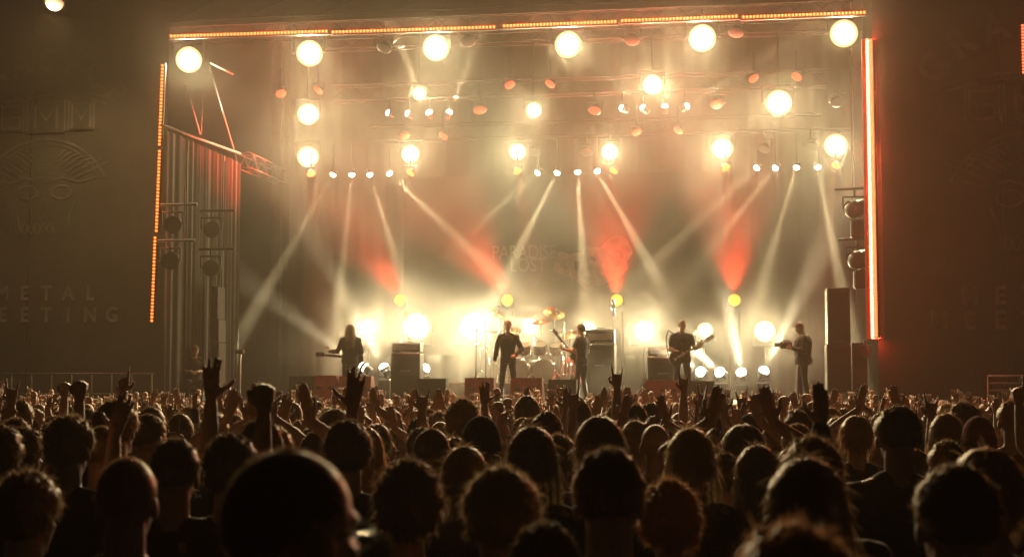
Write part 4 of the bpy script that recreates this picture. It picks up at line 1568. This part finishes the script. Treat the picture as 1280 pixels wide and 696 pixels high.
for d, lx, x, y in place[:N_IND]:
    hair = crnd.choice(hk)
    col = crnd.choice(hc)
    pose = crnd.choice(pk_near if d < 7.5 else pk_mid)
    shirt = crnd.choice([S_] * 7 + [SB, SG, SR])
    zt_ = crnd.gauss(1.74, .065)
    zt_ = min(max(zt_, 1.58), 1.86 if d > 7 else 1.80) + zg(y)
    sh = {S_.name: 'dark', SB.name: 'bluish', SG.name: 'grey', SR.name: 'red'}[shirt.name]
    lab = 'spectator with %s%s, %s top, %s, %s %s crowd' % ((LH[col] + ' ') if hair not in ('bald', 'cap', 'beanie') else '', HAIR_TXT[hair], sh, POSE_TXT[pose], ZONE(lx, d), 'near' if d < 8 else 'middle' if d < 11 else 'farther')
    same.setdefault(lab, []).append(crowd_person(x, y, zt_, pose, hair, col, shirt, lab, crnd.gauss(YAW * .5, .25), crnd, wide=crnd.uniform(.95, 1.08)))
for lab, os_ in same.items():
    if len(os_) in (2, 3):
        for o, t in zip(os_, (', nearer', ', rear') if len(os_) == 2 else (', nearest', ', middle', ', rear')):
            o['label'] = lab + t


# ---- the far crowd: one mass of several hundred small figures
def low_person(pose, hair):
    b = MB()
    spec = POSES[pose]['arms']
    idx = []

    def mark(mi):
        for f in b.b.faces:
            if f.material_index == 0 and f not in done:
                f.material_index = mi
                done.add(f)
    done = set()
    # clothes
    b.loft(ell_rings([TORSO[0], TORSO[2], TORSO[4], TORSO[5], TORSO[6], TORSO[7]], .012, 9))
    b.cone((.09, 0, .9), (.1, 0, .03), .10, .07, 6)
    b.cone((-.09, 0, .9), (-.1, 0, .03), .10, .07, 6)
    joints = []
    for right, u, f, hd_, pn, mode in spec:
        sg = 1 if right else -1
        u = Vector((u[0] * sg, u[1], u[2])).normalized()
        f = Vector((f[0] * sg, f[1], f[2])).normalized()
        if u.z > 0:
            u = Vector((u.x, u.y + .3, u.z * .8)).normalized()
        S = Vector((sg * .18, 0, 1.43))
        E = S + u * .29
        W_ = E + f * .255
        b.cone(S, S.lerp(E, .6), .066, .058, 6)
        joints.append((S, E, W_, Vector((hd_[0] * sg, hd_[1], hd_[2])).normalized(), mode, sg))
    for f in b.b.faces:
        f.material_index = 1
    n0 = len(b.b.faces)
    b.b.faces.ensure_lookup_table()
    b.sph((0, .005, 1.66), (.078, .096, .12), u=9, v=7)
    b.cone((0, -.01, 1.44), (0, 0, 1.58), .058, .055, 6)
    for S, E, W_, hd_, mode, sg in joints:
        b.cone(S.lerp(E, .5), E, .046, .040, 6)
        b.cone(E, W_, .042, .028, 6)
        kn = W_ + hd_ * .10
        t = hd_.cross(Vector((0, 1, 0)))
        t = t.normalized() if t.length > .1 else Vector((1, 0, 0))
        b.cone(W_, kn, .030, .044, 5)
        if mode in ('open', 'flat', 'relax'):
            for k in (-1.5, -.5, .5, 1.5):
                b.cone(kn + t * k * .021, kn + t * k * .030 + hd_ * .08, .011, .009, 4)
        else:
            b.sph(kn + hd_ * .02, .042, u=6, v=5)
            if mode in ('horn', 'point'):
                for k in ((-1.5, 1.5) if mode == 'horn' else (1.5,)):
                    b.cone(kn + t * k * .021, kn + t * k * .030 + hd_ * .095, .012, .010, 4)
        b.cone(W_ + hd_ * .03, W_ + hd_ * .075 - t * sg * .06, .014, .011, 4)
    b.b.faces.ensure_lookup_table()
    for f in b.b.faces[n0:]:
        f.material_index = 0
    n1 = len(b.b.faces)
    if hair != 'bald':
        big = 1.25 if hair == 'curly' else 1.1
        b.sph((0, -.018, 1.69), (.082 * big, .098 * big, .105 * big), u=10, v=7)
        if hair == 'long':
            b.loft([[(rx_ * math.cos(6.283 * k / 8), -.06 + ry_ * math.sin(6.283 * k / 8), z) for k in range(8)] for z, rx_, ry_ in ((1.70, .09, .06), (1.55, .11, .07), (1.4, .12, .07), (1.3, .07, .05))])
    b.b.faces.ensure_lookup_table()
    for f in b.b.faces[n1:]:
        f.material_index = 2
    bmesh.ops.triangulate(b.b, faces=b.b.faces)
    me = b.mesh('low')
    V = np.empty(len(me.vertices) * 3)
    me.vertices.foreach_get('co', V)
    T = np.empty(len(me.polygons) * 3, dtype=np.int32)
    me.polygons.foreach_get('vertices', T)
    I = np.empty(len(me.polygons), dtype=np.int32)
    me.polygons.foreach_get('material_index', I)
    bpy.data.meshes.remove(me)
    return V.reshape(-1, 3), T.reshape(-1, 3), I


LOW = [low_person(p_, h_) for p_ in ('down', 'horn_r', 'horn_l', 'clap', 'open_r', 'both', 'fist_r', 'point_l') for h_ in ('short', 'long', 'curly', 'bald')]
VV, TT, II, off = [], [], [], 0
far = place[N_IND:]
for d, lx, x, y in far:
    k = crnd.randrange(4) if crnd.random() < .25 else 4 + crnd.randrange(28)
    V, T, I = LOW[k]
    I = I.copy()
    if crnd.random() < .2:
        I[I == 1] = 3
    if crnd.random() < .3:
        I[I == 2] = 4
    s = min(max(crnd.gauss(1.72, .07), 1.55), 1.85) / 1.79
    if d > 20:
        s *= 1.0
    a = crnd.gauss(.05, .3)
    ca, sa = math.cos(a) * s, math.sin(a) * s
    P_ = np.stack([V[:, 0] * ca - V[:, 1] * sa + x, V[:, 0] * sa + V[:, 1] * ca + y, V[:, 2] * s + zg(y)], 1)
    VV.append(P_)
    TT.append(T + off)
    II.append(I)
    off += len(V)
VV, TT, II = np.concatenate(VV), np.concatenate(TT), np.concatenate(II)
me = bpy.data.meshes.new('crowd')
me.vertices.add(len(VV))
me.vertices.foreach_set('co', VV.astype(np.float32).ravel())
me.loops.add(len(TT) * 3)
me.loops.foreach_set('vertex_index', TT.astype(np.int32).ravel())
me.polygons.add(len(TT))
me.polygons.foreach_set('loop_start', np.arange(0, len(TT) * 3, 3, dtype=np.int32))
me.polygons.foreach_set('loop_total', np.full(len(TT), 3, dtype=np.int32))
for m in (SKIN, SHIRT, HAIR['dark'], SHIRT_GREY, HAIR['brown']):
    me.materials.append(m)
me.polygons.foreach_set('material_index', II.astype(np.int32))
me.polygons.foreach_set('use_smooth', [True] * len(TT))
me.update()
me.validate()
tag(link('crowd', me), 'far mass of spectators with raised hands packed before the stage', 'crowd', kind='stuff')


# ================================================================= the band
def performer(px, ytop, Y, rz, spec, hair, col, shirt, label, height=1.80, trousers=DENIM, name='person', zs=ZS, head_hair=True):
    ms_ = person_meshes(voxel=.0075, with_legs=True, fr=.009, **spec)
    p = at(px, ytop, Y)
    s = height / 1.79
    o = link(name, ms_['body'], SKIN, loc=(p.x, Y, zs))
    o.rotation_euler.z = rz
    o.scale = (s, s, s)
    link('shirt', ms_['shirt'], shirt, o)
    link('trousers', ms_['trousers'], trousers, o)
    hm = ms_['hm']
    if hair != 'bald':
        q = link('hair', hair_mesh(hair, 5, 1200), HAIR[col], o)
        q.matrix_local = hm
    for s_ in (-1, 1):
        e = link('eye', EYEM, EYEMAT, o)
        e.matrix_local = hm @ Matrix.Translation((s_ * .032, .083, 1.655))
    tag(o, label, 'person', 'people on the stage')
    return o, ms_


def guitar(M, label, bass=False, scale=1.):
    """lies in local XZ, neck along +X, face towards +Y"""
    o = thing('bass_guitar' if bass else 'guitar', label, 'guitar')
    o.matrix_world = M
    out = [(-.22, .0), (-.20, .10), (-.10, .165), (.0, .13), (.06, .10), (.14, .13), (.22, .14), (.19, .05), (.15, .0), (.20, -.09), (.10, -.13), (.04, -.105), (-.04, -.13), (-.14, -.165), (-.21, -.10)]
    b = MB()
    b.loft([[(x * scale, y, z * scale) for x, z in out] for y in (-.022, .022)])
    b.build('body', WOODRED, o)
    L = .72 if bass else .56
    MB().box((.14 + L / 2, .012, 0), (L, .024, .05), bev=.006).build('neck', FRET, o)
    h = MB().box((.14 + L + .09, .006, .012), (.2, .018, .085), bev=.008).build('headstock', WOODRED, o)
    for k in range(3):
        for s in (-1, 1):
            MB().cone((.14 + L + .03 + .055 * k, .006, .012 + s * .04), (.14 + L + .03 + .055 * k, .006, .012 + s * .068), .008, n=6).build('tuning_peg', CHROME, h)
    for x in (-.02, .08):
        MB().box((x, .026, 0), (.035, .012, .085)).build('pickup', BLACK, o)
    MB().box((-.11, .027, 0), (.03, .012, .08)).build('bridge', CHROME, o)
    for k in range(4):
        MB().cone((-.11, .036, (k - 1.5) * .012), (.14 + L + .05, .03, (k - 1.5) * .011), .0012, n=4).build('string', CHROME, o)
    st_ = MB()
    st_.tube([(-.21, -.02, .02), (-.1, -.16, .30), (.02, -.18, .52), (.10, -.05, .60), (.14, .03, .5), (.2, -.01, .13)], .014, 5)
    st_.build('strap', LEATHER, o)
    return o


def along(base, x, y, z, rz, tilt, yaw=0.):
    """guitar matrix in a performer's frame: neck to his left (-x), tilted up"""
    return base.matrix_world @ Matrix.Translation((x, y, z)) @ Matrix.Rotation(yaw, 4, 'Z') @ Matrix.Rotation(R(180), 4, 'Z') @ Matrix.Rotation(-tilt, 4, 'Y') @ Matrix.Diagonal((1, -1, 1, 1))


A_STRUM = ((.28, .05, -1), (-.75, .75, -.2), (-.8, .5, -.35), (0, -1, -.2), 'relax')
A_NECK = ((.35, .25, -1), (.55, .9, .25), (.2, .6, .9), (-.5, -.3, .6), 'grip')
# long haired guitarist, back to the crowd
o, _ = performer(438, 403, 31.6, R(14), dict(arms=[arm(A_STRUM, 1), arm(((.42, .3, -1), (.75, .7, .0), (.5, .6, .5), (-.4, -.3, .7), 'grip'), 0)], legs=((.13, 0), (-.13, .02)), head=(0, -26), sleeve=1.3, fat=1.12), 'long', 'dark', SHIRT, 'long haired guitarist with bowed head at the left of the stage', 1.80)
bpy.context.view_layer.update()
guitar(along(o, .08, .21, 1.02, 0, R(4), R(8)), 'dark guitar held by long haired guitarist, neck pointing left')
# singer
o, _ = performer(635, 402, 31.6, R(176), dict(arms=[arm(((.30, -.05, -1), (.10, .35, -1), (-.3, .4, -1), (-1, 0, 0), 'relax'), 1), arm(((.42, .0, -1), (-.30, .75, -.45), (-.5, .6, -.2), (-.4, -.3, -1), 'fist'), 0)], legs=((.16, .02), (-.17, 0)), sleeve=1.4, head=(6, 0)), 'short', 'dark', SHIRT, 'singer in dark suit standing at centre stage', 1.86)
# bassist, half hidden by his amplifier
o, _ = performer(727, 406, 32.4, R(62), dict(arms=[arm(A_STRUM, 1), arm(A_NECK, 0)], legs=((.14, 0), (-.14, .05)), sleeve=.6, head=(0, -8)), 'mop', 'dark', SHIRT, 'bass player turned sideways before the tall bass amplifier', 1.80)
bpy.context.view_layer.update()
guitar(along(o, .06, .20, 1.02, 0, R(36), R(-4)), 'bass guitar with raised neck held by the sideways player', bass=True)
# right hand guitarist facing the crowd
o, _ = performer(852, 400, 31.6, R(186), dict(arms=[arm(A_STRUM, 1), arm(A_NECK, 0)], legs=((.17, 0), (-.17, .06)), sleeve=.6, fat=1.12, head=(10, -14)), 'shaved', 'brown', SHIRT, 'cropped guitarist with red lit head right of centre stage', 1.86)
bpy.context.view_layer.update()
guitar(along(o, .08, .21, .98, 0, R(30), R(6)), 'dark guitar with neck raised right, held by cropped guitarist')
# cameraman at the right
o, _ = performer(1003, 407, 31.2, R(95), dict(arms=[arm(((.25, .0, -1), (-.35, 1, .45), (-.1, 1, .2), (-1, 0, .2), 'grip'), 1), arm(((.25, .1, -1), (-.3, 1, .25), (-.1, 1, .1), (-1, 0, .2), 'grip'), 0)], legs=((.1, .08), (-.1, -.08)), sleeve=1.4, fat=1.38, head=(0, -30)), 'short', 'dark', SHIRT, 'camera operator in dark jacket bent over his camera at right', 1.78)
bpy.context.view_layer.update()
cm = thing('video_camera', 'black video camera held by operator at right of stage', 'camera')
cm.matrix_world = o.matrix_world @ Matrix.Translation((0, .37, 1.27))
MB().box((0, 0, 0), (.13, .26, .15), bev=.02).build('body', BLACK, cm)
MB().cone((0, .12, .01), (0, .25, .01), .045, .055, 16).build('lens', BLACK, cm, True)
MB().box((.03, -.02, .10), (.05, .16, .03), bev=.008).build('handle', BLACK, cm)
MB().box((-.09, .06, .05), (.07, .015, .06), bev=.004).build('viewfinder', LENSOFF, cm)
# stage hand sitting in the left wing
ms_ = None
stz = at(243, 486, 30.9).z
SIT = dict(arms=[arm(((.2, .5, -1), (-.6, 1, .1), (-.5, 1, -.1), (-.3, 0, -1), 'relax'), 1), arm(((.2, .5, -1), (-.7, 1, .1), (-.5, 1, -.1), (-.3, 0, -1), 'relax'), 0)], head=(14, -22), sleeve=.6)


def seated(px, ytop, Y, rz, label):
    b_ = person_meshes(voxel=.008, with_legs=False, **SIT)
    p = at(px, ytop, Y)
    zr = p.z - 1.77
    o = link('person', b_['body'], SKIN, loc=(p.x, Y, zr))
    o.rotation_euler.z = rz
    link('shirt', b_['shirt'], SHIRT, o)
    t_ = MB()
    t_.loft(ell_rings([(.86, .158, .112, -.008), (.95, .172, .122, -.012), (1.0, .165, .115, -.008)], .004))
    for sg in (-1, 1):
        t_.cap((sg * .09, 0, .9), (sg * .15, .42, .93), .092, .066)
        t_.cap((sg * .15, .42, .93), (sg * .13, .40, .50), .066, .052)
        t_.sph((sg * .13, .46, .45), (.045, .13, .045))
    link('trousers', remesh(t_, .016, 3, 'trousers'), DENIM, o)
    q = link('hair', hair_mesh('short', 8, 900), HAIR['dark'], o)
    q.matrix_local = b_['hm']
    for s_ in (-1, 1):
        e = link('eye', EYEM, EYEMAT, o)
        e.matrix_local = b_['hm'] @ Matrix.Translation((s_ * .032, .083, 1.655))
    tag(o, label, 'person', 'people on the stage')
    c = thing('flight_case', 'black case the stage hand in the left wing sits on', 'case', (p.x, Y, ZS))
    hh_ = zr + .80 - ZS
    MB().box((0, 0, hh_ / 2), (.6, .5, max(.1, hh_)), bev=.02).build('body', BLACK, c)
    MB().box((0, 0, hh_ * .6), (.615, .515, .03)).build('edge_trim', ALU, c)
    return o


seated(243, 432, 31.0, R(205), 'stage hand in dark clothes sitting in the left wing, forearms lit red')
# small unit on a stand
p = at(300, 441, 32)
us = thing('stand_light', 'small pale box lamp on a thin stand right of the stacked cases', 'stand lamp', (p.x, 32, ZS))
MB().cone((0, 0, 0), (0, 0, p.z - ZS), .03).build('pole', ALU, us)
MB().box((0, 0, p.z - ZS + .03), (.2, .15, .1), bev=.02).build('lamp_head', CASE, us)
MB().cone((0, 0, 0), (0, 0, .03), .2, n=16).build('base', BLACK, us)

# ================================================================= smoke and haze
def vol(name, lo, hi, dens, col, g, fields=None):
    b = MB()
    lo, hi = Vector(lo), Vector(hi)
    b.box((lo + hi) / 2, hi - lo)
    m = bpy.data.materials.new(name)
    m.use_nodes = True
    nt = m.node_tree
    nt.nodes.clear()
    out = nt.nodes.new('ShaderNodeOutputMaterial')
    v = nt.nodes.new('ShaderNodeVolumePrincipled')
    v.inputs['Color'].default_value = (*col, 1)
    v.inputs['Density'].default_value = dens
    v.inputs['Anisotropy'].default_value = g
    nt.links.new(v.outputs[0], out.inputs['Volume'])
    if fields:
        ge = nt.nodes.new('ShaderNodeNewGeometry')
        nz = nt.nodes.new('ShaderNodeTexNoise')
        nz.inputs['Scale'].default_value = fields[0]
        nz.inputs['Detail'].default_value = 2.5
        nz.inputs['Distortion'].default_value = .6
        mr = nt.nodes.new('ShaderNodeMapRange')
        mr.inputs[1].default_value = .36
        mr.inputs[2].default_value = .68
        mr.inputs[3].default_value = fields[1] * dens
        mr.inputs[4].default_value = fields[2] * dens
        nt.links.new(ge.outputs['Position'], nz.inputs['Vector'])
        nt.links.new(nz.outputs[0], mr.inputs[0])
        # smoke hangs behind the band and, above head height, rolls forward to the front truss
        xyz = nt.nodes.new('ShaderNodeSeparateXYZ')
        nt.links.new(ge.outputs['Position'], xyz.inputs[0])
        ms = []
        for axis, a0, a1 in (('Y', 32.0, 33.2), ('Z', 4.0, 6.8)):
            r_ = nt.nodes.new('ShaderNodeMapRange')
            r_.interpolation_type = 'SMOOTHSTEP'
            r_.inputs[1].default_value = a0
            r_.inputs[2].default_value = a1
            nt.links.new(xyz.outputs[axis], r_.inputs[0])
            ms.append(r_.outputs[0])
        mxm = nt.nodes.new('ShaderNodeMath')
        mxm.operation = 'MAXIMUM'
        nt.links.new(ms[0], mxm.inputs[0])
        nt.links.new(ms[1], mxm.inputs[1])
        for axis, a0, a1, b0, b1 in (('Y', 27.3, 29.8, 0, 1), ('X', XL - 1.7, XL + 1.2, 0, 1), ('X', XR - .6, XR + 1.7, 1, 0)):
            r_ = nt.nodes.new('ShaderNodeMapRange')
            r_.interpolation_type = 'SMOOTHSTEP'
            for q_, v_ in zip((1, 2, 3, 4), (a0, a1, b0, b1)):
                r_.inputs[q_].default_value = v_
            nt.links.new(xyz.outputs[axis], r_.inputs[0])
            mm = nt.nodes.new('ShaderNodeMath')
            mm.operation = 'MULTIPLY'
            nt.links.new(mxm.outputs[0], mm.inputs[0])
            nt.links.new(r_.outputs[0], mm.inputs[1])
            mxm = mm
        mul = nt.nodes.new('ShaderNodeMath')
        mul.operation = 'MULTIPLY'
        nt.links.new(mxm.outputs[0], mul.inputs[0])
        nt.links.new(mr.outputs[0], mul.inputs[1])
        lowz = nt.nodes.new('ShaderNodeMapRange')      # thicker near the stage floor
        lowz.interpolation_type = 'SMOOTHSTEP'
        lowz.inputs[1].default_value = 2.5
        lowz.inputs[2].default_value = 7.0
        lowz.inputs[3].default_value = 1.7
        lowz.inputs[4].default_value = .72
        nt.links.new(xyz.outputs['Z'], lowz.inputs[0])
        mu2 = nt.nodes.new('ShaderNodeMath')
        mu2.operation = 'MULTIPLY'
        nt.links.new(mul.outputs[0], mu2.inputs[0])
        nt.links.new(lowz.outputs[0], mu2.inputs[1])
        nt.links.new(mu2.outputs[0], v.inputs['Density'])
    o = b.build(name, m)
    o['kind'] = 'stuff'
    return o


smoke = vol('smoke', (XL - 1.8, 27.2, ZS + .03), (XR + 1.8, 39.4, 13.2), .0108, (.92, .90, .86), .73, (.42, .12, 2.0))
haze = vol('haze', (-48, -8, -1), (48, 66, 19), .0014, (.95, .76, .56), .5)
